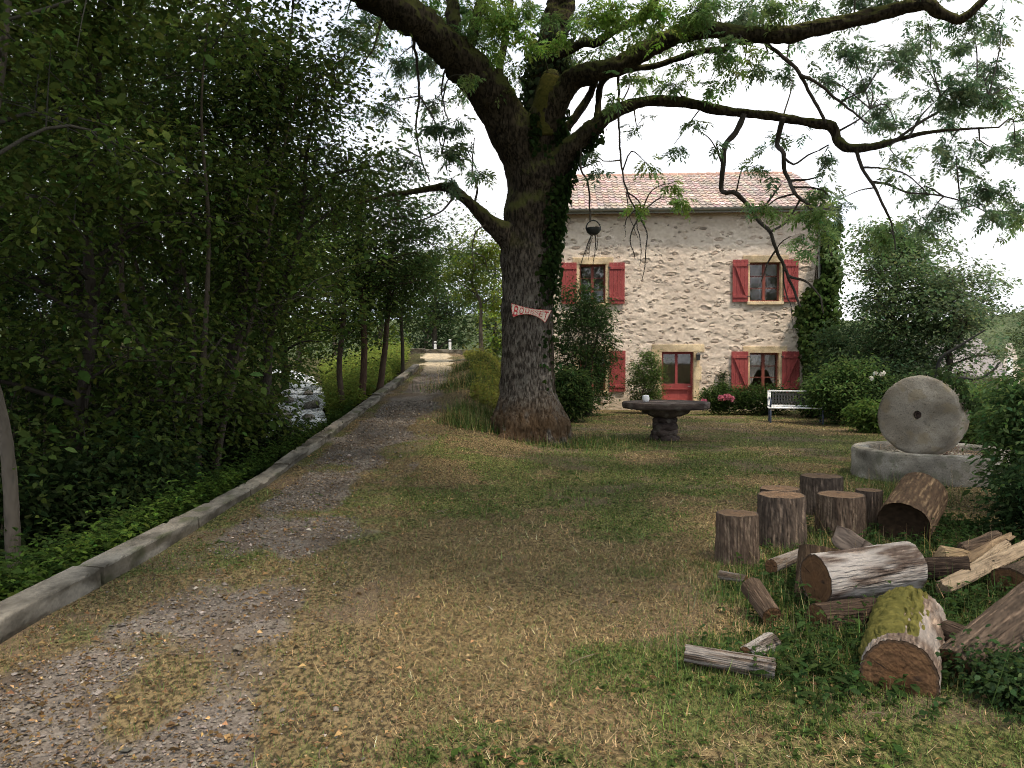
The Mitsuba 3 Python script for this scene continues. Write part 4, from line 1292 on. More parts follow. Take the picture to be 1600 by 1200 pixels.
labels[roof + '__ridge_tiles'] = {'kind': 'stuff'}
th = np.linspace(0, math.pi, 9)
gxs = np.array([X0, X1])
gv = np.array([[x, -.46 - .075 * math.cos(t) + .03, 6.80 - .075 * math.sin(t)] for x in gxs for t in th])
gf = grid_faces(9, 2)
hput(HOUSE + '__gutter', gv, gf, 'zinc', True)
hbox(HOUSE + '__eaves_board', X0 + .1, X1 - .1, -.34, -.31, 6.66, 6.775, 'zinc', .004)
hbox(HOUSE + '__soffit', X0 + .1, X1 - .1, -.31, .03, 6.70, 6.72, 'frame_paint', .0)
P = spline(np.array([[9.0, -.42, 6.72], [9.0, -.30, 6.55], [9.0, -.11, 6.35], [9.0, -.10, 3.0], [9.0, -.10, .2]]), None, .1)
v, f, _ = tube(P, .045, 10)
hput(HOUSE + '__downpipe', v, f, 'zinc', True)
# wall lamp by the door
lamp = thing('wall_lamp', 'small dark lantern on the wall right of the red door', 'lamp')
hbox(lamp + '__bracket', 4.965, 4.995, -.16, .0, 1.93, 1.955, 'dark_iron', .004)
v, f = box(4.915, 5.045, -.225, -.095, 1.70, 1.90, .0)
v[:, 0] = 4.98 + (v[:, 0] - 4.98) * np.where(v[:, 2] < 1.8, .7, 1)
v[:, 1] = -.16 + (v[:, 1] + .16) * np.where(v[:, 2] < 1.8, .7, 1)
hput(lamp + '__lantern', v, f, 'dark_iron')
v = np.array([[4.90, -.24, 1.9], [5.06, -.24, 1.9], [5.06, -.08, 1.9], [4.90, -.08, 1.9], [4.98, -.16, 1.99]])
hput(lamp + '__cap', v, np.array([[0, 1, 4], [1, 2, 4], [2, 3, 4], [3, 0, 4], [0, 2, 1], [0, 3, 2]]), 'dark_iron')

# name board on the trunk
sign = thing('name_board', 'cream and red hand lettered BOUSSET board nailed to the big trunk', 'sign')
rng = RNG(45)
c0 = at(829, 487, 15.36)
topL, topR = np.array([-.365, .145]), np.array([.385, .015])
rot = math.atan2(-.13, .75)
outline = []
for t in np.linspace(0, 1, 15):     # slightly sagging top
    outline.append((-.385 + .77 * t, .085 - .035 * math.sin(math.pi * t)))
for t in np.linspace(0, 1, 5)[1:]:
    outline.append((.385 - .075 * t, .085 - .235 * t))
for t in np.linspace(0, 1, 17)[1:]:
    outline.append((.31 - .62 * t, -.15 + .105 * math.sin(math.pi * t) ** .8))
outline.append((-.35, -.05))
pl = Polygon(outline).buffer(.012).buffer(0)


def sput(key, poly, y0, th, mat):
    for g in getattr(poly, 'geoms', [poly]):
        m = trimesh.creation.extrude_polygon(g, th, engine='earcut')
        v = np.array(m.vertices)
        a, b = v[:, 0] * math.cos(rot) - v[:, 1] * math.sin(rot), v[:, 0] * math.sin(rot) + v[:, 1] * math.cos(rot)
        put(free(key), trimesh.Trimesh(np.stack([c0[0] + a, c0[1] + y0 - v[:, 2], c0[2] + b], -1), np.array(m.faces), process=False), mat)


scene['sign_cream'] = two(rough(mikit.proc(lambda p, n, uv: mix((0.66, 0.57, 0.47), (0.84, 0.76, 0.65), tfbm(p.x * 14, p.z * 14, 0.0, 3))), .8, .3))
scene['sign_red'] = two(rough(mikit.proc(lambda p, n, uv: mix((0.48, 0.045, 0.055), (0.62, 0.08, 0.085), tfbm(p.x * 20, p.z * 20, 0.0, 3))), .7, .3))
sput(sign + '__board', pl, 0.0, .022, 'sign_cream')
sput(sign + '__border', pl.buffer(-.001).difference(pl.buffer(-.009)), -.0215, .004, 'sign_red')
xs = [-.315, -.205, -.098, .002, .092, .178, .268]
for ch, x in zip('BOUSSET', xs):
    t = (x + .385) / .77
    top = .085 - .035 * math.sin(math.pi * t) - .016
    tb = min(1, max(0, (.31 - x) / .62))
    bot = -.15 + .105 * math.sin(math.pi * tb) ** .8 + .016
    m = meshkit.text_mesh(ch, .1, .004, bold=ch not in 'SE')
    v = np.array(m.vertices)
    w0 = v[:, 0].max() - v[:, 0].min()
    v[:, 0] = (v[:, 0] - v[:, 0].min()) / w0 * .080 - .040
    v[:, 1] = v[:, 1] / .1 * (top - bot)
    lean = rng.uniform(-.12, .12)
    v[:, 0] += v[:, 1] * lean
    vx, vz = x + .03 + v[:, 0], bot + v[:, 1]
    a, b = vx * math.cos(rot) - vz * math.sin(rot), vx * math.sin(rot) + vz * math.cos(rot)
    put(free(sign + '__letter'), trimesh.Trimesh(np.stack([c0[0] + a, c0[1] - .0215 - v[:, 2], c0[2] + b], -1), np.array(m.faces), process=False), 'sign_red')
for sx in (-.36, .35):
    v, f, _ = tube(np.array([[c0[0] + sx, c0[1] - .026, c0[2] + .05 - sx * .17], [c0[0] + sx, c0[1] + .25, c0[2] + .05 - sx * .17]]), .008, 8)
    put(free(sign + '__nail'), trimesh.Trimesh(v, f, process=False), 'dark_iron')

# dark basket hanging from a twig
hb = thing('hanging_basket', 'dark round basket hanging from a thin branch before the upper left wall', 'basket')
c = at(927, 358, 15.5)
pr_ = np.array([(0, -.115), (.07, -.11), (.12, -.07), (.145, -.01), (.15, .02), (.135, .02), (.11, -.05), (0, -.085)])
m = trimesh.creation.revolve(pr_, sections=24)
put(hb + '__bowl', trimesh.Trimesh(np.array(m.vertices) + c, m.faces), 'dark_iron', 40)
a = np.linspace(-.1, 1.0, 14) * math.pi
P = np.stack([c[0] + .14 * np.cos(a), c[1] + a * 0, c[2] + .01 + .16 * np.sin(a)], -1)
v, f, _ = tube(P, .012, 8)
put(hb + '__handle', trimesh.Trimesh(v, f, process=False), 'dark_iron', True)
m = MB()
for k in range(5):
    P = c + np.array([[.05 * math.cos(k * 2), .05 * math.sin(k * 2), 0.0], [.09 * math.cos(k * 2), .1 * math.sin(k * 2), -.16], [.13 * math.cos(k * 2 + .4) - .06, .1 * math.sin(k * 2), -.42 - .1 * (k % 3)]])
    v, f, _ = tube(spline(P, None, .05), .006, 5)
    m.add(v, f, (.06, .05, .04))
m.build(hb + '__trailing_stems', 'vrough', True)

# ------------------------------------------------------------------ stone table
tb = thing('stone_table', 'round dark stone table on a rough masonry pillar beyond the big tree', 'table')
c = at(1040, 688, 16.4)
c[2] = height(c[0], c[1])
prf = np.array([(0, .64), (.80, .64), (.87, .65), (.895, .68), (.90, .74), (.895, .775), (.88, .785), (0, .80)])
prf = np.vstack([np.linspace(prf[i], prf[i + 1], 5, endpoint=False) for i in range(len(prf) - 1)] + [prf[-1:]])
m = trimesh.creation.revolve(prf, sections=96)
v = np.array(m.vertices)
v = v + (nz(v, 5, 3, 120) - .5)[:, None] * np.array([.03, .03, .012])
put(tb + '__top', trimesh.Trimesh(v + c, m.faces, process=False), 'table_mat', 40)
rng = RNG(51)
prf = np.array([(0, .48), (.30, .48), (.47, .555), (.52, .642), (0, .642)])
m = trimesh.creation.revolve(prf, sections=28)
v = np.array(m.vertices)
v = v * (1 + .12 * (nz(v, 4, 2, 121) - .5)[:, None])
v[:, 2] = np.minimum(v[:, 2], .645)
put(tb + '__capital', trimesh.Trimesh(v + c, m.faces, process=False), 'table_mat', 40)
pil = tb + '__pillar'
prf = np.array([(0, -.15), (.21, -.15), (.21, .2), (.19, .5), (0, .5)])
m = trimesh.creation.revolve(prf, sections=20)
put(pil, trimesh.Trimesh(np.array(m.vertices) + c, m.faces), 'table_mat', 40)
for row in range(4):
    n = 7
    for k in range(n):
        a = (k + .5 * (row % 2) + rng.uniform(-.15, .15)) / n * 2 * math.pi
        b = sb * np.array([.085, .125, .078]) * rng.uniform(.75, 1.2) * (0.8 + .45 * nz(sb * 1.2 + row * 9 + k * 3.3, 1, 2)[:, None])
        r = .190 - .014 * row + (.05 if row == 0 else 0) + rng.uniform(-.02, .035)
        b = np.stack([b[:, 1] * -math.sin(a) + b[:, 0] * math.cos(a), b[:, 1] * math.cos(a) + b[:, 0] * math.sin(a), b[:, 2]], -1)
        put(free(pil + '__stone'), trimesh.Trimesh(b + c + [r * math.cos(a), r * math.sin(a), .03 + row * .128 + rng.uniform(-.025, .025)], sf, process=False), 'table_mat', True)
pot = thing('white_pot', 'small white round pot standing on the stone table', 'pot')
prf = np.array([(0, 0), (.055, 0), (.072, .03), (.075, .07), (.066, .105), (.07, .115), (.062, .115), (.055, .08), (0, .05)])
m = trimesh.creation.revolve(prf, sections=28)
p = at(1009, 626, 16.3)
put(pot + '__body', trimesh.Trimesh(np.array(m.vertices) + [p[0], 16.3, c[2] + .796], m.faces), 'white_paint', 40)
prf = np.array([(0, .135), (.05, .13), (.068, .116), (0, .112)])[::-1]
m = trimesh.creation.revolve(prf, sections=24)
put(pot + '__lid', trimesh.Trimesh(np.array(m.vertices) + [p[0], 16.3, c[2] + .797], m.faces), 'white_paint', 40)

# ------------------------------------------------------------------ millstone standing in its round trough
ms = thing('mill_basin', 'round grey stone basin holding the upright millstone', 'stone basin')
bc = np.array([5.95, 11.15, 0.0])
bc[2] = height(bc[0], bc[1]) + .02
prf = np.array([(0, -.2), (1.03, -.2), (1.05, .0), (1.05, .36), (1.035, .395), (1.0, .405), (.86, .40), (.83, .38), (.80, .29), (0, .26)])
prf = np.vstack([np.linspace(prf[i], prf[i + 1], 7, endpoint=False) for i in range(len(prf) - 1)] + [prf[-1:]])
m = trimesh.creation.revolve(prf, sections=120)
v = np.array(m.vertices)
v = v * (1 + .05 * (nz(v, 2.5, 3, 130) - .5)[:, None] + .02 * (nz(v, 9, 2, 131) - .5)[:, None])
put(ms + '__trough', trimesh.Trimesh(v + bc, m.faces, process=False), 'basin_mat', 50)
wst = thing('millstone', 'upright round grey millstone with a dark axle hole standing in the basin', 'millstone')
R, TH = .545, .38
mc = at(1441, 650, 10.95)
prf = []
for a, b, n in (((.055, -TH / 2), (R - .035, -TH / 2), 12), ((R - .035, -TH / 2), (R, -TH / 2 + .03), 3), ((R, -TH / 2 + .03), (R, TH / 2 - .03), 8), ((R, TH / 2 - .03), (R - .035, TH / 2), 3), ((R - .035, TH / 2), (.055, TH / 2), 12), ((.055, TH / 2), (.055, -TH / 2), 4)):
    prf += [(a[0] + (b[0] - a[0]) * q / n, a[1] + (b[1] - a[1]) * q / n) for q in range(n)]
prf.append(prf[0])
m = trimesh.creation.revolve(np.array(prf), sections=110)
v, fcs = np.array(m.vertices), np.array(m.faces)
v = v + normals_of(v, fcs) * (.018 * (nz(v, 6, 3, 132) - .5) + .010 * (nz(v, 22, 2, 133) - .5))[:, None]
ang = math.radians(47)
ax = np.array([-math.sin(ang), -math.cos(ang), .12])      # the face's normal: towards us, turned to the left and slightly up
ax = unit(ax)
e1 = unit(np.cross([0, 0, 1.0], ax))
e2 = np.cross(ax, e1)
M = np.stack([e1, e2, ax], 0)
put(wst + '__stone', trimesh.Trimesh(v @ M + mc, fcs, process=False), 'millstone_mat', 50)
prf = np.array([(0, -.1), (.046, -.1), (.046, .147), (.03, .152), (.028, .12), (0, .12)])
m = trimesh.creation.revolve(prf, sections=24)
scene['rust'] = two(rough(mikit.proc(lambda p, n, uv: mix((0.03, 0.024, 0.022), (0.10, 0.06, 0.045), tfbm(p.x * 40, p.y * 40, p.z * 40, 2))), .8, .4))
put(wst + '__axle', trimesh.Trimesh(np.array(m.vertices) @ M + mc, m.faces), 'rust', 40)
mb = MB()   # dead stems and litter in the trough
rng = RNG(53)
for k in range(260):
    a, r = rng.random() * 6.28, .8 * math.sqrt(rng.random())
    p = bc + [r * math.cos(a), r * math.sin(a), .28 + rng.random() * .08]
    d = rng.normal(0, 1, 3) * [1, 1, .25]
    d = unit(d) * rng.uniform(.06, .22)
    v, f, _ = tube(np.array([p, p + d * .5 + [0, 0, .02], p + d]), .004, 4)
    mb.add(v, f, tint(rng, (.16, .12, .085), 1, .4)[0])
stuff('trough_litter', 'dead twigs and leaves lying in the stone basin')
mb.build('trough_litter', 'vrough')
n = 420
a = rng.uniform(.15, 1.35, n)
pp = mc + (np.stack([R * np.cos(a), R * np.sin(a), rng.uniform(-.14, .16, n) - .02], -1)) @ M
creeper('ivy', 'thin creeper trailing over the far rim of the millstone', pp, pp - mc, .05, (.05, .08, .03), 54)

# ------------------------------------------------------------------ garden bench
bn = thing('garden_bench', 'white and dark metal garden bench before the bushes', 'bench')
o = at(1243, 660, 21.2)
o[2] = height(o[0], o[1])
yaw = math.radians(-14)


def bput(key, v, f, mat, **kw):
    v = np.asarray(v)
    x, y = v[:, 0] * math.cos(yaw) - v[:, 1] * math.sin(yaw), v[:, 0] * math.sin(yaw) + v[:, 1] * math.cos(yaw)
    put(free(key), trimesh.Trimesh(np.stack([x, y, v[:, 2]], -1) + o, f, process=False), mat, **kw)


BW = .66


def back_pt(x, t):   # t along the leaning back
    return np.array([x, .20 + .13 * t, .46 + .40 * t])


for a, b in (((-BW, 0), (BW, 0)), ((-BW, 1), (BW, 1)), ((-BW, 0), (-BW, 1)), ((BW, 0), (BW, 1))):
    v, f = bar(back_pt(*a), back_pt(*b), .085, .035, (0, 1, 0)) if a[1] == b[1] else bar(back_pt(*a), back_pt(*b), .03, .085, (0, 1, 0))
    bput(bn + '__back_frame', v, f, 'white_paint')
lat = MB()
for k in range(17):
    x = -BW + .06 + k * (2 * BW - .12) / 16
    a = np.linspace(0, 2 * math.pi, 9)
    P = np.array([back_pt(x + .032 * math.cos(t), .5 + .42 * math.sin(t)) for t in a])
    v, f, _ = tube(P, .014, 5, False)
    lat.add(v, f)
for t in (.3, .5, .72):
    v, f = bar(back_pt(-BW, t), back_pt(BW, t), .03, .02, (0, 1, 0))
    lat.add(v, f)
v, f, _, _ = lat.arrays()
bput(bn + '__back_lattice', v, f, 'dark_iron')
for k in range(5):
    v, f = box(-BW - .06, BW + .06, -.25 + k * .095, -.25 + k * .095 + .075, .40, .43, .006)
    bput(bn + '__seat_slat', v, f, 'white_paint')
for s in (-1, 1):
    for P in (np.array([[s * BW, -.2, .40], [s * BW, -.25, .2], [s * BW, -.23, -.03]]), np.array([[s * BW, .16, .44], [s * BW, .22, .2], [s * BW, .28, -.03]])):
        v, f, _ = tube(spline(P, None, .06), .026, 8)
        bput(bn + '__leg', v, f, 'blue_iron', smooth=True)
    P = np.array([[s * BW, .27, .68], [s * BW, .05, .66], [s * BW, -.2, .63], [s * BW, -.25, .54], [s * BW, -.2, .41]])
    v, f, _ = tube(spline(P, None, .05), .024, 8)
    bput(bn + '__armrest', v, f, 'blue_iron', smooth=True)

# ------------------------------------------------------------------ logs and stumps


def log(name, label, p0, p1, r0, r1, seed, dark, light, cat='log', group=None, ridge=.10, moss=False, hollow=(), barrel=0.0, grey=0.0, flat=None, squash=1.0, flare=0.0):
    """A sawn round from p0 to p1: bark with cracks along it, and a sawn face at each end."""
    rng_ = RNG(seed)
    key = thing(name, label, cat, group)
    p0, p1 = np.asarray(p0, float), np.asarray(p1, float)
    L = np.linalg.norm(p1 - p0)
    ns, nl = 110, max(16, int(L / .018))
    a = unit(p1 - p0)
    s = unit(np.cross(a, [0, 0, 1.0] if abs(a[2]) < .9 else [1.0, 0, 0]))
    t = np.cross(s, a)
    th, u = np.meshgrid(np.arange(ns) / ns * 2 * np.pi, np.linspace(0, 1, nl))
    rr = (r0 + (r1 - r0) * u) * (1 + barrel * np.sin(u * np.pi)) * (1 + flare * np.clip(1 - u * 4, 0, 1) ** 2)
    cyl = np.stack([np.cos(th), np.sin(th), u * 0], -1)
    lobes = .22 * (nz(cyl * 1.1 + seed * 9.1, 1, 2, seed) - .5)
    grain = nz(np.stack([cyl[..., 0] * 13 + seed, cyl[..., 1] * 13, u * L * 2.6], -1) + .6 * nz(np.stack([cyl[..., 0], cyl[..., 1], u * L * 5], -1), 2, 2, seed + 1)[..., None], 1, 3, seed + 2)
    fine = nz(np.stack([cyl[..., 0] * 36, cyl[..., 1] * 36, u * L * 6], -1), 1, 2, seed + 3)
    crack = 1 - np.abs(2 * grain - 1)
    disp = lobes + ridge * (crack - .7) + ridge * .7 * (fine - .5) + .06 * (nz(np.stack([cyl[..., 0], cyl[..., 1], u * L * 4], -1), 2.5, 2, seed + 5) - .5)
    rr = rr * (1 + disp)
    q = np.stack([np.cos(th) * rr, np.sin(th) * rr * squash], -1)
    if flat is not None:
        q[..., 1] = np.maximum(q[..., 1], flat + .02 * (nz(np.stack([q[..., 0] * 20, u * L * 4, u * 0], -1), 1, 3, seed + 6) - .5))
    end = .012 * (nz(cyl * 3 + 50, 1, 2, seed + 4) - .5)
    along = u * L + end * ((u < .001) | (u > .999))
    V = p0 + q[..., :1] * s + q[..., 1:] * t + along[..., None] * a
    v = V.reshape(-1, 3)
    i, j = np.meshgrid(np.arange(nl - 1), np.arange(ns), indexing='ij')
    qd = np.stack([i * ns + j, i * ns + (j + 1) % ns, (i + 1) * ns + (j + 1) % ns, (i + 1) * ns + j], -1).reshape(-1, 4)
    f = np.vstack([qd[:, [0, 1, 2]], qd[:, [0, 2, 3]]])
    if (normals_of(v, f) * (v - (p0 + p1) / 2)).sum(1).mean() < 0:
        f = f[:, ::-1]
    k = ss(.30, .70, crack * .5 + fine * .5).reshape(-1, 1)
    c = np.asarray(light) * (1 - k) + np.asarray(dark) * k
    c = c * (.75 + .5 * nz(v, 9, 3, seed + 7)[:, None]) * (.7 + .6 * rng_.random((len(v), 1)))
    if grey:
        gm = (ss(.4, .6, nz(np.stack([cyl[..., 0], cyl[..., 1], u * L * 1.5], -1), 2.2, 3, seed + 8)).reshape(-1, 1)) * grey
        c = c * (1 - gm) + np.array([.40, .38, .36]) * (.7 + .5 * fine.reshape(-1, 1)) * gm
    n_ = normals_of(v, f)
    put(key + '__bark', trimesh.Trimesh(v, f, process=False), 'bark_v', True, color=np.clip(c, .003, .9), uv=np.stack([th, u * L], -1).reshape(-1, 2))
    if moss:
        mm = ss(.30, .65, n_[:, 2] * .55 - .55 * n_[:, 0] + .5 * (nz(v, 6, 3, seed + 9) - .4)) * ss(.10, .2, u.ravel())
        vv = v + n_ * (mm * (.012 + .035 * nz(v, 26, 3, seed + 10)) - .004)[:, None]
        keep = (mm > .12)[f].any(1)
        put(key + '__moss', trimesh.Trimesh(vv, f[keep], process=False), 'moss', True)
        labels[key + '__moss'] = {'label': 'yellow green moss carpet along the top'}
    for e, row in ((0, 0), (1, nl - 1)):
        ring = V[row]
        cen = ring.mean(0)
        nr = 9
        rad = np.linspace(0, 1, nr)[1:]
        dep = .10 if e in hollow else 0.0
        bump = .010 * (nz(np.stack([np.cos(th[0])[None] * rad[:, None] * 3, np.sin(th[0])[None] * rad[:, None] * 3, rad[:, None] * 0 + th[:1] * 0 + seed + e], -1), 1.5, 3, seed + 11) - .5)
        inward = (a if e == 0 else -a)
        W = cen + (ring[None] - cen) * rad[:, None, None] * .985 + inward * ((dep * (1 - rad ** 3))[:, None] + np.where(rad[:, None] < .99, bump, .0) + .0)[..., None]
        vv = np.vstack([W.reshape(-1, 3), cen[None] + inward * dep])
        i, j = np.meshgrid(np.arange(nr - 2), np.arange(ns), indexing='ij')
        qd = np.stack([i * ns + j, i * ns + (j + 1) % ns, (i + 1) * ns + (j + 1) % ns, (i + 1) * ns + j], -1).reshape(-1, 4)
        ff = np.vstack([qd[:, [0, 1, 2]], qd[:, [0, 2, 3]], np.stack([np.full(ns, (nr - 1) * ns), (np.arange(ns) + 1) % ns, np.arange(ns)], 1)])
        # rim back to the bark
        uvs = np.vstack([np.stack([np.cos(th[0])[None] * rad[:, None], np.sin(th[0])[None] * rad[:, None]], -1).reshape(-1, 2), [[0, 0]]]) + [[0.0, 0.0]]
        put(free(key + '__cut_face'), trimesh.Trimesh(vv, ff, process=False), 'cut_grey' if cat == 'stump' else 'cut_rotten' if e in hollow else 'cut_wood', True, uv=uvs)
    return key


def g(x, y):
    return float(height(np.array(x), np.array(y)))


BR, TN = (0.070, 0.050, 0.037), (0.34, 0.255, 0.185)
BR2, TN2 = (0.060, 0.046, 0.037), (0.28, 0.215, 0.165)
GR = 'sawn stumps standing upright in a cluster'


def stump(px, pyb, D, wpx, hpx, seed, label, d=BR, l=TN, lean=(0, 0)):
    p = at(px, pyb, D)
    r = wpx * D / F / 2
    z = g(p[0], D + r)
    y = D + r
    p0 = np.array([p[0], y, z - .06])
    p1 = p0 + [lean[0], lean[1], hpx * D / F + .03]
    log('stump', label, p0, p1, r * 1.05, r * .97, seed, d, l, 'stump', GR, ridge=.11, flare=.07)


stump(1160, 880, 6.25, 66, 84, 201, 'upright sawn stump at the left end of the cluster, nearest the lawn')
stump(1233, 853, 6.75, 75, 86, 202, 'tall dark upright stump second from the left in front', BR2, TN2)
stump(1229, 815, 7.5, 62, 64, 203, 'upright stump half hidden behind the tall dark one')
stump(1295, 798, 8.1, 63, 64, 204, 'rear upright stump standing nearest the house and table', BR2, TN2)
stump(1329, 838, 7.05, 74, 72, 205, 'broad upright stump right of the tall dark one', BR, TN)
stump(1366, 836, 7.45, 40, 66, 206, 'narrow stump peeping out right behind the broad one', BR2, TN2)


def px_log(name, label, a, b, ra, rb, seed, d, l, **kw):
    """a, b = (px, py, D) of the axis ends; radii in px."""
    return log(name, label, at(*a), at(*b), ra * a[2] / F, rb * b[2] / F, seed, d, l, **kw)


px_log('log', 'tan bark log leaning away with its dark hollow end towards us', (1411, 822, 6.95), (1440, 772, 7.5), 38, 35, 211, (.07, .045, .028), (.33, .225, .13), hollow=(0,), ridge=.06)
px_log('log', 'pale barkless silvery log lying across the pile', (1275, 907, 5.0), (1422, 885, 5.2), 39, 37, 212, (.075, .055, .045), (.34, .285, .24), ridge=.045, grey=.75)
px_log('log', 'rotten tan log standing under the left end of the pale log', (1275, 960, 5.28), (1283, 858, 5.42), 36, 33, 213, (.06, .04, .026), (.30, .21, .13), ridge=.09)
px_log('log', 'mossy log in front with its round brown sawn end towards us', (1405, 1058, 3.80), (1425, 972, 4.72), 57, 50, 214, (.085, .063, .050), (.36, .28, .22), moss=True, ridge=.07, grey=.35)
px_log('log', 'dark slab log half buried below the pale log', (1277, 968, 4.75), (1368, 960, 4.85), 27, 30, 215, (.035, .024, .018), (.13, .09, .06), ridge=.07, squash=.85)
px_log('log', 'slim dark log lying behind the mossy log, its end towards the right', (1515, 886, 5.45), (1424, 889, 5.6), 17, 18, 216, (.035, .024, .018), (.15, .105, .075), ridge=.06)
px_log('log', 'long brown tree limb sloping out of the picture at lower right', (1490, 1050, 3.95), (1660, 925, 4.35), 38, 44, 217, (.06, .045, .034), (.27, .195, .145), ridge=.06)
px_log('log', 'short forked end piece of the brown limb beside the mossy log', (1530, 1010, 4.15), (1478, 985, 4.35), 22, 17, 218, (.045, .032, .024), (.19, .135, .10), ridge=.06)
px_log('log', 'big shaded brown trunk at the right edge behind the split rails', (1580, 930, 5.3), (1720, 890, 5.6), 44, 50, 219, (.04, .03, .022), (.15, .11, .08), ridge=.06)
px_log('log', 'small brown log lying in the grass left of the pile', (1174, 916, 5.05), (1206, 962, 4.75), 16, 15, 220, (.06, .042, .03), (.25, .18, .13), ridge=.06)
px_log('log', 'weathered split branch lying alone on the lawn in front', (1070, 1020, 4.12), (1210, 1046, 4.0), 13, 17, 221, (.06, .045, .035), (.32, .25, .20), ridge=.12, grey=.5)
px_log('log', 'knotty grey root piece behind the split branch', (1165, 1022, 4.2), (1205, 1006, 4.4), 11, 17, 222, (.08, .065, .055), (.30, .26, .23), ridge=.22, grey=.7)
px_log('log', 'small bleached branch piece left of the small brown log', (1125, 898, 5.75), (1166, 905, 5.6), 7, 6, 223, (.10, .075, .055), (.33, .26, .20), ridge=.12, grey=.4)
px_log('log', 'bleached broken branch piece at the foot of the tall dark stump', (1205, 885, 5.7), (1250, 866, 6.0), 11, 9, 224, (.10, .075, .055), (.31, .24, .18), ridge=.14, grey=.4)


def wedge(label, a, b, w, hgt, seed, d, l, roll=0.0):
    """A split billet: triangular section with torn faces."""
    key = thing('split_wood', label, 'split log')
    a, b = np.asarray(a, float), np.asarray(b, float)
    L = np.linalg.norm(b - a)
    ax = unit(b - a)
    s = unit(np.cross(ax, [0, 0, 1.0]))
    t = np.cross(s, ax)
    cr, sr = math.cos(roll), math.sin(roll)
    s, t = s * cr + t * sr, -s * sr + t * cr
    cor = np.array([(-.5, -.4), (.5, -.4), (.28, .45), (-.1, .6)]) * [w, hgt]
    n, nl = 28, max(12, int(L / .02))
    per = []
    for i in range(4):
        for k in range(7):
            per.append(cor[i] + (cor[(i + 1) % 4] - cor[i]) * k / 7)
    per = np.array(per)
    u = np.linspace(0, 1, nl)
    U_, _ = np.meshgrid(u, np.arange(n), indexing='ij')
    P2 = np.broadcast_to(per, (nl, n, 2))
    nzv = nz(np.stack([P2[..., 0] * 40, P2[..., 1] * 40, U_ * L * 3.5], -1) + seed, 1, 3, seed) - .5
    sc = (1 + .9 * nzv * .5) * (1 - .35 * np.clip(U_ - .8, 0, 1) * 3)[...]
    V = a + (P2[..., :1] * sc[..., None]) * s + (P2[..., 1:] * sc[..., None]) * t + ((U_ * L) + nzv * .09 * ((U_ > .97) | (U_ < .03)))[..., None] * ax
    v = V.reshape(-1, 3)
    i, j = np.meshgrid(np.arange(nl - 1), np.arange(n), indexing='ij')
    qd = np.stack([i * n + j, i * n + (j + 1) % n, (i + 1) * n + (j + 1) % n, (i + 1) * n + j], -1).reshape(-1, 4)
    f = np.vstack([qd[:, [0, 1, 2]], qd[:, [0, 2, 3]], np.stack([np.zeros(n - 2, int), np.arange(2, n), np.arange(1, n - 1)], 1), np.stack([np.full(n - 2, (nl - 1) * n), (nl - 1) * n + np.arange(1, n - 1), (nl - 1) * n + np.arange(2, n)], 1)])
    k = np.clip(.5 + nzv * 1.6, 0, 1).reshape(-1, 1)
    c = (np.asarray(l) * (1 - k) + np.asarray(d) * k) * (.75 + .5 * nz(v, 18, 2, seed + 3)[:, None])
    put(key, trimesh.Trimesh(v, f, process=False), 'bark_v', True, color=np.clip(c, .003, .9), uv=np.stack([np.broadcast_to(np.linspace(0, 3, n), (nl, n)), U_ * L], -1).reshape(-1, 2))


wedge('split grey brown wedge leaning on top behind the pale log', at(1352, 862, 5.7), at(1310, 835, 6.0), .16, .14, 231, (.07, .05, .04), (.30, .24, .20))
wedge('pale split rail, lowest of the fan at the right edge', at(1470, 920, 5.25), at(1640, 838, 5.9), .10, .09, 232, (.12, .09, .06), (.46, .36, .25), .4)
wedge('light split rail in the middle of the fan of rails', at(1508, 897, 5.6), at(1575, 850, 6.0), .075, .07, 233, (.14, .10, .07), (.50, .40, .28), .2)
wedge('brown split rail at the top of the fan of rails', at(1500, 882, 5.8), at(1580, 838, 6.2), .07, .07, 234, (.10, .07, .045), (.34, .25, .16), .8)
wedge('short cut billet with a pale end behind the slim dark log', at(1468, 864, 5.8), at(1515, 870, 6.0), .11, .09, 235, (.14, .10, .06), (.46, .34, .20))
wedge('dark bark slab lying behind the fan of rails', at(1500, 862, 6.0), at(1560, 838, 6.3), .13, .10, 236, (.035, .026, .02), (.14, .10, .07))

# ------------------------------------------------------------------ trees and bushes
scene['bark_tree'] = two({'type': 'bumpmap', 'arbitrary': mikit.proc(lambda p, n, uv: tfbm(p.x * 30, p.y * 30, p.z * 9, 2), 3e-3), 'scale': 0.015, 'bsdf': rough(VC, .9, .2)})


def clump_leaves(m, rng, C, R, per, size, base, aspect=.55, six=False, flat=.55, up=1.0):
    """Leaves round the clump centres C, in loose flattened sprays."""
    n = len(C) * per
    cc = np.repeat(C, per, 0)
    rr = np.repeat(np.broadcast_to(R, len(C)), per)[:, None]
    off = rng.normal(0, .55, (n, 3)) * rr * [1, 1, flat]
    az = np.arctan2(off[:, 1], off[:, 0]) + rng.normal(0, .8, n)
    d = np.stack([np.cos(az), np.sin(az), rng.normal(-.35, .4, n)], -1)
    nn = np.stack([rng.normal(0, .5, n), rng.normal(0, .5, n), np.full(n, up)], -1)
    L = size * np.exp(rng.normal(0, .25, n))
    shade = np.repeat(np.exp(rng.normal(0, .18, (len(C), 1))), per, 0)
    col = np.clip(tint(rng, base, n, .22, .12) * shade, .004, .9)
    m.add(*(leaf6 if six else leaf4)(cc + off, d, nn, L, L * aspect, col))


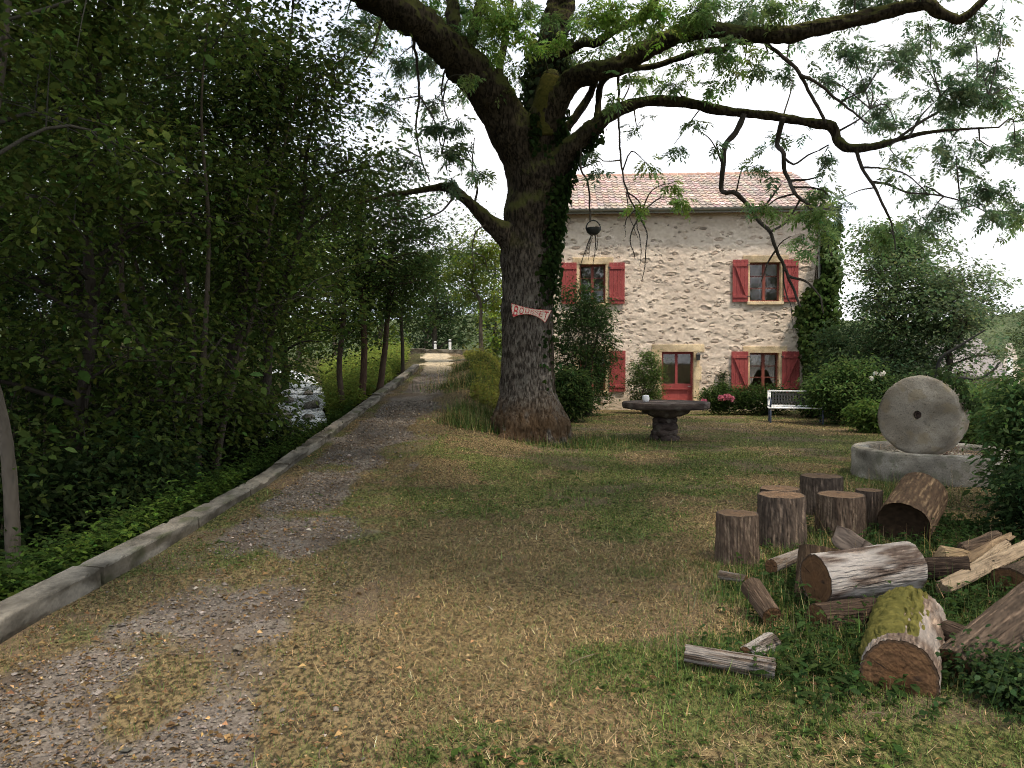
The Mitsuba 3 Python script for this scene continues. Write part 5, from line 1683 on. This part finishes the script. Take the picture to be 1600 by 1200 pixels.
def tree(name, label, base, H, seed, trunk_r=.1, crown=(0.35, 1.0), rx=2.0, nb=14, clumps=90, per=60, size=.09, col=(.045, .075, .022), bark=(.075, .062, .048), lean=(0, 0), stems=1, six=False, cr=.5, group=None, skew=(0, 0), cat='tree', low=0.0):
    rng = RNG(seed)
    key = thing(name, label, cat, group)
    base = np.asarray(base, float)
    C, br = [], MB()
    for s in range(stems):
        a = rng.random() * 6.28
        out = np.array([math.cos(a), math.sin(a), 0]) * (.22 * H if stems > 1 else 0) * rng.uniform(.6, 1.2)
        top = base + [lean[0], lean[1], H * .93] + out + rng.normal(0, .05 * H, 3) * [1, 1, 0]
        b0 = base + (np.array([math.cos(a), math.sin(a), 0]) * .12 if stems > 1 else 0)
        mid = [b0 * (1 - t) + top * t + rng.normal(0, .018 * H, 3) * [1, 1, .3] * math.sin(t * 3.14) for t in (0, .2, .4, .6, .8, 1)]
        mid[0][2] -= .25
        P, R = spline(np.array(mid), trunk_r * np.array([1.15, .95, .8, .6, .38, .12]), .12)
        R = R * (1 + .35 * np.exp(-(P[:, 2] - base[2] + .1) / .15).clip(0, 1))
        v, f, uv = tube(P, R, 12)
        nv = normals_of(v, f)
        v = v + nv * (trunk_r * .35 * (nz(v, 7, 3, seed) - .5))[:, None]
        c = np.asarray(bark) * (.55 + .9 * nz(v * [1, 1, .4], 16, 3, seed + 1)[:, None])
        put(free(key + '__trunk'), trimesh.Trimesh(v, f, process=False), 'bark_tree', True, color=np.clip(c, 0, 1))
        for k in range(nb // stems):
            t = crown[0] + (crown[1] - crown[0]) * (k + rng.random()) / (nb // stems)
            i = min(len(P) - 1, int(t * (len(P) - 1)))
            prof_ = math.sqrt(max(.05, 1 - ((t - (crown[0] + crown[1]) / 2 - low) / ((crown[1] - crown[0]) / 2 + .12)) ** 2))
            Lb = rx * prof_ * rng.uniform(.7, 1.1)
            az = rng.random() * 6.28
            dv = np.array([math.cos(az), math.sin(az), rng.uniform(.1, .7)])
            dv[:2] += skew
            tip = P[i] + unit(dv) * Lb
            tip[2] = min(tip[2], base[2] + H)
            m1 = (P[i] + tip) / 2 + rng.normal(0, .08 * Lb, 3) + [0, 0, .08 * Lb]
            B = spline(np.array([P[i], m1, tip - [0, 0, .06 * Lb]]), None, .2)
            v, f, _ = tube(B, np.linspace(max(.012, R[i] * .5), .006, len(B)), 6)
            br.add(v, f, np.minimum(np.asarray(bark) * .7, .055))
            for q in range(max(1, clumps // nb)):
                w = rng.uniform(.25, 1.05)
                j = min(len(B) - 1, int(w * (len(B) - 1)))
                cpt = B[j] + rng.normal(0, .22 * Lb + .08, 3) * [1, 1, .7]
                C.append(cpt)
                v, f, _ = tube(np.array([B[j], (B[j] + cpt) / 2 + [0, 0, .03], cpt]), np.array([.008, .006, .003]), 4, False)
                br.add(v, f, np.minimum(np.asarray(bark) * .7, .05))
    br.build(key + '__branches', 'vrough', True)
    labels[key + '__branches'] = {'kind': 'stuff'}
    m = MB()
    clump_leaves(m, rng, np.array(C), cr * np.exp(rng.normal(0, .2, len(C))), per, size, col, six=six)
    m.build(key + '__crown', 'leaf')
    return key


DK = (.080, .118, .030)
DK2 = (.062, .098, .030)
WG = 'shady trees of the wood along the stream'


def gz(x, y):
    return np.array([x, y, g(x, y)])


tree('woodland_tree', 'pale barked tree with a leaning bare trunk at the left edge of the photo', gz(-4.70, 7.4), 8.5, 301, .062, (.46, 1.0), 2.3, 18, 150, 70, .085, DK, (.085, .074, .06), (.9, .2), six=True, cr=.42)
tree('hazel_tree', 'many stemmed hazel with thin pale stems on the bank left of the low wall', gz(-4.7, 11.8), 7.6, 302, .045, (.12, 1.0), 1.9, 30, 210, 62, .10, DK, (.085, .07, .055), stems=6, six=True, cr=.45, cat='tree', low=-.12)
tree('slender_tree', 'leftmost of three slim trunks beside the track by the stream', gz(-4.15, 19.6), 5.8, 303, .075, (.38, 1.0), 1.9, 16, 90, 80, .10, DK2, (.075, .055, .042), (-.1, 0), cr=.5, group='three slim trees beside the track')
tree('slender_tree', 'middle and straightest of three slim trunks beside the track', gz(-3.82, 19.9), 6.2, 304, .085, (.38, 1.0), 1.9, 16, 90, 80, .10, DK2, (.08, .05, .036), (.1, 0), cr=.5, group='three slim trees beside the track')
tree('slender_tree', 'rightmost and most crooked of three slim trunks beside the track', gz(-3.5, 20.6), 5.4, 305, .08, (.38, 1.0), 1.8, 16, 90, 80, .10, DK2, (.08, .055, .04), (.25, .1), cr=.5, group='three slim trees beside the track')
tree('slender_tree', 'slim dark trunk standing alone near the far end of the low wall', gz(-3.55, 25.6), 5.0, 306, .06, (.35, 1.0), 1.7, 14, 80, 80, .10, DK2, (.06, .05, .04), (.2, 0), cr=.5)
# the wood behind: crowns that close the view
WOOD = [(-5.6, 10.0, 7.6, 2.3, .09, 180, 64, .10, (.18, 1)), (-6.9, 13.2, 9.5, 2.8, .14, 190, 66, .10, (.25, 1)), (-5.3, 15.0, 8.2, 2.2, .10, 180, 64, .10, (.22, 1)), (-8.6, 9.6, 10.5, 2.8, .14, 170, 66, .10, (.22, 1)), (-7.6, 17.2, 8.6, 2.5, .14, 160, 70, .11, (.15, 1)),
        (-6.6, 21.5, 7.8, 2.4, .12, 150, 70, .12, (.12, 1)), (-10.5, 14.5, 10.5, 3.0, .16, 170, 70, .12, (.12, 1)), (-10.8, 21.0, 9.5, 3.0, .16, 150, 72, .13, (.08, 1)), (-13.0, 18.0, 11.0, 3.2, .18, 150, 72, .13, (.06, 1)), (-7.6, 26.5, 6.6, 2.5, .12, 120, 72, .13, (.08, 1)),
        (-14.5, 25.0, 11.5, 3.6, .2, 150, 74, .15, (.05, 1)), (-18.5, 23.0, 12.0, 3.8, .2, 150, 74, .15, (.05, 1)), (-11.0, 29.0, 8.6, 3.2, .16, 120, 74, .15, (.05, 1)), (-20.0, 32.0, 13.0, 4.2, .22, 140, 74, .18, (.04, 1)), (-6.2, 8.2, 5.6, 1.6, .06, 110, 60, .09, (.12, 1)), (-4.6, 13.4, 7.6, 2.0, .08, 170, 66, .095, (.42, 1)), (-4.9, 12.9, 9.2, 2.2, .09, 170, 66, .095, (.45, 1))]
PLACES = ['nearest the camera behind the pale barked tree', 'deep in the wood left of the hazel', 'behind the hazel, overhanging the stream', 'second row at the left edge of the photo', 'on the far bank behind the stream bend',
          'over the upper stream behind the three slim trees', 'third row behind the hazel', 'in the dark depth left of the upper stream', 'fourth row at the left', 'on the far bank near the end of the track', 'at the back of the wood behind the upper stream', 'at the back of the wood towards the left edge',
          'far row left of the track end', 'farthest and tallest at the back of the wood', 'low and thin between the pale trunk and the wall', 'overhanging the track from the bank right of the hazel', 'tallest on the near bank, its top beside the big left limb']
for k, ((x, y, H, rx, tr, cl, per, sz, cw), pl_) in enumerate(zip(WOOD, PLACES)):
    tree('woodland_tree', f'dark leafy tree {pl_}', gz(x, y), H, 320 + k, tr, cw, rx, 20, cl, per, sz, [DK, DK2, (.07, .108, .03)][k % 3], (.045, .038, .031), lean=(.9, 0) if k > 14 else (0, 0), six=y < 11, cr=.5 if y < 16 else .65, group=WG)
# sunny trees beyond the end of the track
SUN = (.17, .24, .045)
tree('young_tree', 'young sunlit tree on the bank just left of the big trunk', at(752, 546, 29) + [0, 0, 0], 4.4, 341, .07, (.38, 1.0), 1.35, 14, 70, 70, .12, (.15, .20, .035), (.10, .085, .07), cr=.42)
FAR = [(-4.4, 46, 6.0, 2.8, (.075, .115, .05)), (-1.0, 50, 7.5, 3.2, (.085, .125, .05)), (-8.0, 48, 7.0, 3.0, SUN), (-12.5, 46, 8.0, 3.4, SUN), (2.6, 52, 7.0, 3.2, (.075, .11, .05)), (-6.2, 58, 9.5, 3.8, (.06, .095, .05)), (-17.5, 50, 9, 3.8, SUN), (-24, 52, 10, 4.2, SUN), (-14, 62, 11, 4.4, (.06, .095, .05)), (0.8, 44, 5.0, 2.2, SUN)]
FP = ['straight behind the white posts', 'behind the young sunlit tree', 'left of the white posts', 'beyond the streamside weeds', 'hidden mostly by the big trunk', 'highest behind the track end', 'seen through the three slim trees', 'glimpsed low through the wood at far left', 'in the last row behind the wood', 'low just left of the big trunk']
for k, ((x, y, H, rx, c_), pl_) in enumerate(zip(FAR, FP)):
    tree('far_tree', f'sunlit green tree beyond the road {pl_}', np.array([x, y, 1.5]), H, 350 + k, .16, (.08, 1), rx, 16, 110, 60, .22, c_, (.08, .07, .055), cr=.8, group='sunlit trees beyond the end of the track')


def bush(name, label, c, r, seed, n=120, per=50, size=.07, col=(.05, .085, .028), cat='bush', aspect=.5, six=False, group=None, cr=.22, stems=9, rough_=.35, flat=.8, up=1.0):
    """A shrub on the ground at c with half extents r: stems from the foot, leaf sprays through an uneven volume."""
    rng = RNG(seed)
    key = thing(name, label, cat, group)
    c, r = np.asarray(c, float), np.asarray(r, float)
    d = unit(rng.normal(0, 1, (n, 3)))
    rad = rng.random(n) ** (1 / 3) * .35 + .65 * rng.random(n) ** .35
    rad = rad * (1 - rough_ + 2 * rough_ * nz(d * 1.6 + seed, 1, 2, seed))
    C = c + [0, 0, r[2]] + d * rad[:, None] * r
    C[:, 2] = np.maximum(C[:, 2], height(C[:, 0], C[:, 1]) + .05)
    m = MB()
    for k in range(stems):
        q = C[rng.integers(0, n)]
        b = c + rng.normal(0, .12, 3) * [r[0], r[1], 0]
        b[2] = g(b[0], b[1]) - .08
        P = spline(np.array([b, (b + q) / 2 + rng.normal(0, .08, 3) * r, q]), None, .15)
        v, f, _ = tube(P, np.linspace(.022, .006, len(P)) * min(1.5, r[2] * .8 + .2), 6)
        m.add(v, f, (.075, .058, .042))
    m.build(key + '__stems', 'vrough', True)
    m = MB()
    clump_leaves(m, rng, C, cr * np.exp(rng.normal(0, .2, n)), per, size, col, aspect, six, flat, up)
    m.build(key + '__foliage', 'leaf')
    return key


def at_ground(px, D, dz=0.0):
    x = (px - 800) / F * D
    return np.array([x, D, g(x, D) + dz])


# under the wood
for k, (x, y, rx, rz) in enumerate(((-4.6, 9.4, .9, .8), (-5.4, 8.0, .9, .9), (-4.4, 13.6, .8, .7), (-6.6, 10.8, 1.3, 1.4), (-4.15, 14.9, .5, .28), (-8.2, 12.4, 1.6, 1.7), (-6.2, 14.4, 1.2, 1.1), (-9.6, 17.5, 1.9, 2.0), (-8.6, 21, 1.7, 1.6), (-6.9, 6.2, 1.3, 1.3), (-12.5, 13, 2, 2.4), (-15, 20, 2.4, 2.6), (-10.5, 25, 2.0, 2.0), (-5.0, 10.6, .8, 1.0), (-4.9, 12.8, .7, .9), (-4.75, 8.6, .5, .7))):
    bush('undergrowth_bush', ['dark low bush close behind the low wall below the hazel', 'dark bush at the foot of the pale trunk', 'dark bush by the near bend of the stream', 'tall dark bush filling the wood behind the pale trunk', 'low dark plants hiding the lower end of the stream', 'big dark bush deep under the wood',
                              'dark bush on the bank between hazel and stream', 'big bush on the far bank of the stream', 'bush beside the upper stream', 'dark bush at the left edge below the pale trunk', 'big bush under the third row of trees', 'bush at the back of the wood', 'bush on the far bank near the upper stream', 'shoulder high bush behind the wall between pale trunk and hazel', 'leafy bush hiding the foot of the hazel stems', 'small bush behind the low wall just right of the pale trunk'][k],
         gz(x, y) - [0, 0, .1], (rx, rx, rz), 400 + k, int(110 + 30 * rx), 46, .085, (.034, .056, .02), six=y < 9, cr=.30, group='undergrowth bushes of the wood')

# along the house
bush('tall_shrub', 'tall dark glossy shrub between the big tree and the house front', at_ground(912, 23.6), (1.0, .9, 2.05), 430, 260, 60, .10, (.06, .10, .034), 'shrub', .42, cr=.28, stems=14, rough_=.25)
bush('tall_shrub', 'lower leafy shrub at the foot of the tall dark shrub beside the trunk', at_ground(888, 21.5), (.55, .6, .75), 431, 110, 50, .12, (.055, .09, .03), 'shrub', .4, cr=.25)
bush('round_shrub', 'airy rounded shrub left of the red door', at_ground(1010, 25.2), (.62, .55, 1.05), 432, 150, 60, .075, (.085, .135, .038), 'shrub', .38, cr=.20, stems=16, rough_=.3)
bush('low_shrub', 'low green bush beneath the lower right window', at_ground(1190, 24.6), (.95, .6, .48), 433, 130, 50, .085, (.05, .085, .026), 'shrub', .5, cr=.2)
rose = bush('rose_bush', 'rose bush with pink blooms right of the red door', at_ground(1125, 24.5), (.62, .5, .5), 434, 100, 50, .075, (.06, .10, .03), 'rose bush', .55, cr=.18)
scene['petal'] = {'type': 'principledthin', 'base_color': VC, 'roughness': .7, 'diff_trans': .6}
rng = RNG(60)


def flower(key, c, r, col, n=26):
    m = MB()
    d = unit(rng.normal(0, 1, (n, 3)) + [0, -.5, .4])
    v, f, cc = leaf6(c + d * r * .15, d + rng.normal(0, .2, (n, 3)), rng.normal(0, 1, (n, 3)), np.full(n, r), np.full(n, r * .9), tint(rng, col, n, .15, .06))
    m.add(v, f, cc)
    m.build(free(key), 'petal')


for px, py in ((1133, 621), (1143, 623), (1138, 620), (1100, 628), (1126, 622)):
    flower(rose + '__bloom', at(px, py, 23.95), .10, (.62, .22, .30))
bush('climbing_plant', 'thin climber on the wall left of the lower right window', np.array([1.36 + 5.85, 26.75, .0]), (.13, .1, .75), 435, 34, 36, .06, (.06, .09, .035), 'climber', .6, cr=.10, stems=3)
elder = bush('elder_bush', 'broad light green bush with white flower heads right of the bench', at_ground(1325, 20.8), (1.15, .9, .85), 436, 190, 56, .10, (.095, .155, .05), 'bush', .5, cr=.26)
for px, py in ((1368, 584), (1377, 586), (1361, 591), (1380, 583)):
    flower(elder + '__flower_head', at(px, py, 19.75), .06, (.72, .72, .66))
bush('leafy_plant', 'bright green leafy plant before the dark bush left of the millstone', at_ground(1362, 18.2), (.42, .4, .36), 437, 60, 44, .11, (.11, .18, .045), 'plant', .45, cr=.2)
bush('low_shrub', 'low bushes between the bench and the ivy corner of the house', at_ground(1280, 23.2), (.7, .6, .5), 438, 100, 50, .09, (.05, .085, .026), 'shrub', .5, cr=.22)

# ivy on the right corner of the house
r = RNG(62)
n = 9000
z = r.random(n) ** .8 * 6.3
w = np.interp(z, [0, 1.2, 2.6, 3.4, 4.6, 5.6, 6.4], [1.0, 1.05, 1.2, 1.35, .5, .35, .25])
u = 9.34 - w * r.random(n) ** 1.2 + .30 * nz(np.stack([z, z * 0, z * 0], -1), 1.3, 2, 6)
side = r.random(n) < .25
y_ = np.where(side, r.random(n) * 1.6, -.05 - r.random(n) ** 2 * .5)
u = np.where(side, 9.35 + r.random(n) ** 2 * .5, u)
keep = ~((u < 8.42) & (z > 3.6) & (z < 5.15)) & ~((u < 8.40) & (z > .5) & (z < 2.1))
pts = hw_(np.stack([u, y_, z], -1))[keep]
nrm = np.where(side[:, None], HU, -HV_)[keep]
hi_ = creeper('ivy', 'thick ivy climbing the right corner of the house up to the eaves', pts, nrm, .12, (.060, .100, .030), 63)
m = MB()
for k in range(5):
    P = hw_(np.array([[8.7 + .13 * k, -.03, -.1], [8.6 + .16 * k, -.04, 1.5], [8.75 + .1 * k, -.04, 3.2], [8.95 + .05 * k, -.04, 5.2]]))
    v, f, _ = tube(spline(P, None, .2), .02, 6)
    m.add(v, f, (.07, .055, .04))
m.build(hi_ + '__stems', 'vrough', True)

# right of the house
tree('garden_tree', 'tall loose blue green tree right of the ivy corner', at_ground(1385, 22.0), 5.6, 440, .12, (.22, 1.0), 1.5, 24, 300, 84, .11, (.15, .22, .105), (.07, .055, .045), cr=.40)
tree('garden_tree', 'spreading tree with bare dark lower boughs behind the millstone', at_ground(1462, 21.0), 4.2, 441, .10, (.25, 1.0), 1.7, 18, 170, 70, .10, (.155, .215, .115), (.045, .037, .032), (.5, 0), cr=.36, skew=(.35, 0))
bough = at(1455, 585, 20.5)
bush('dark_bush', 'dark bush between the ivy corner and the spreading tree', at_ground(1330, 24.0), (1.2, .9, 1.5), 442, 200, 54, .10, (.085, .135, .06), 'bush', .5, cr=.3)
bush('dark_bush', 'dark undergrowth behind the millstone below the spreading tree', at_ground(1420, 20.5), (1.5, .8, .75), 443, 200, 52, .09, (.085, .14, .06), 'bush', .5, cr=.28)
P, R = path_px([(1440, 610, 3.2, 19.5), (1462, 585, 2.8, 19.3), (1470, 560, 2.4, 19.2), (1500, 540, 1.9, 19), (1540, 515, 1.2, 18.8)])
v, f = limb_mesh(P, R, 9)
put(thing('bare_bough', 'dark bare crooked bough curving up left of the grey barn roof', 'branch'), trimesh.Trimesh(v, f, process=False), 'bark_tree', True, color=np.full((len(v), 3), .03))
P, R = path_px([(1450, 600, 3, 18.9), (1490, 590, 2.6, 18.7), (1525, 592, 2.3, 18.6), (1550, 580, 2, 18.5), (1562, 566, 1.4, 18.5)])
v, f = limb_mesh(P, R, 9)
put(thing('bare_bough', 'dark bare bough reaching right in front of the grey barn', 'branch'), trimesh.Trimesh(v, f, process=False), 'bark_tree', True, color=np.full((len(v), 3), .03))
HED = [(1505, 15.5, .9, .55, (.11, .17, .05)), (1560, 14.5, 1.0, .55, (.12, .18, .055)), (1620, 13.5, 1.1, .6, (.11, .17, .055)), (1540, 17.5, 1.2, .62, (.10, .16, .055)), (1480, 17.0, .8, .5, (.06, .10, .034))]
for k, (px, D, rx, rz, c_) in enumerate(HED):
    bush('hedge_bush', ['light green bush directly right behind the millstone', 'light green bush at the right below the grey barn', 'light green bush at the right edge behind the near shrub', 'light bush farther back towards the grey barn', 'bush just above the left rim of the millstone'][k],
         at_ground(px, D), (rx, .8, rz), 450 + k, 130, 52, .07, c_, 'bush', .5, cr=.24)
tree('garden_tree', 'pale green tree at the right edge beyond the grey barn', at_ground(1625, 36), 4.4, 460, .12, (.15, 1), 1.6, 18, 120, 60, .13, (.09, .125, .055), (.08, .07, .06), cr=.5)
# near right
bush('near_shrub', 'large near shrub filling the right edge above the log pile', at_ground(1632, 8.3), (.50, .6, .80), 461, 190, 60, .07, (.10, .165, .06), 'shrub', .42, six=True, cr=.2, rough_=.22)
bush('near_shrub', 'dark low shrub at the right edge below the larger one', at_ground(1650, 7.0), (.50, .5, .34), 462, 110, 54, .06, (.036, .064, .026), 'shrub', .45, six=True, cr=.2)
bush('near_shrub', 'dark weeds bush in the lower right corner under the brown limb', at_ground(1600, 3.75), (.26, .28, .09), 463, 60, 50, .032, (.04, .07, .028), 'plant', .6, six=True, cr=.11)

# distant barn
bd = thing('barn', 'grey roofed barn in the distance behind the right bushes', 'barn')
o = at(1500, 590, 46)
w0, w1 = at(1420, 590, 46)[0], at(1540, 590, 46)[0]
gx1 = w1 + 2.2
v = np.array([[w0, 44, .9], [w1, 43.4, .9], [w1 + .2, 47, 3.1], [w0, 47.6, 3.1]])
put(bd + '__roof', trimesh.Trimesh(np.vstack([v, v - [0, 0, .12]]), [[0, 1, 2], [0, 2, 3], [4, 6, 5], [4, 7, 6], [0, 4, 5], [0, 5, 1], [1, 5, 6], [1, 6, 2], [2, 6, 7], [2, 7, 3]]), 'slate')
v = np.array([[w1 - .1, 43.7, -.3], [gx1, 46.3, -.3], [gx1, 46.3, 1.35], [w1 + .75, 44.7, 2.75], [w1 - .1, 43.7, .95]])
put(bd + '__gable_wall', trimesh.Trimesh(np.vstack([v, v + [-.2, .3, 0]]), [[0, 1, 2], [0, 2, 3], [0, 3, 4], [5, 7, 6], [5, 8, 7], [5, 9, 8], [1, 6, 7], [1, 7, 2], [2, 7, 8], [2, 8, 3], [3, 8, 9], [3, 9, 4]]), 'render_wall')
v, f = bar(np.array([w1 - .12, 43.6, .4]), np.array([w1 - .1, 43.62, 1.9]), .04, .32, (0, 1, 0))
put(bd + '__white_trim', trimesh.Trimesh(v, f), 'white_paint')
v, f = box(w0 + .2, w1 - .2, 44.3, 46.8, -.3, .95)
put(bd + '__wall', trimesh.Trimesh(v, f), 'render_wall')
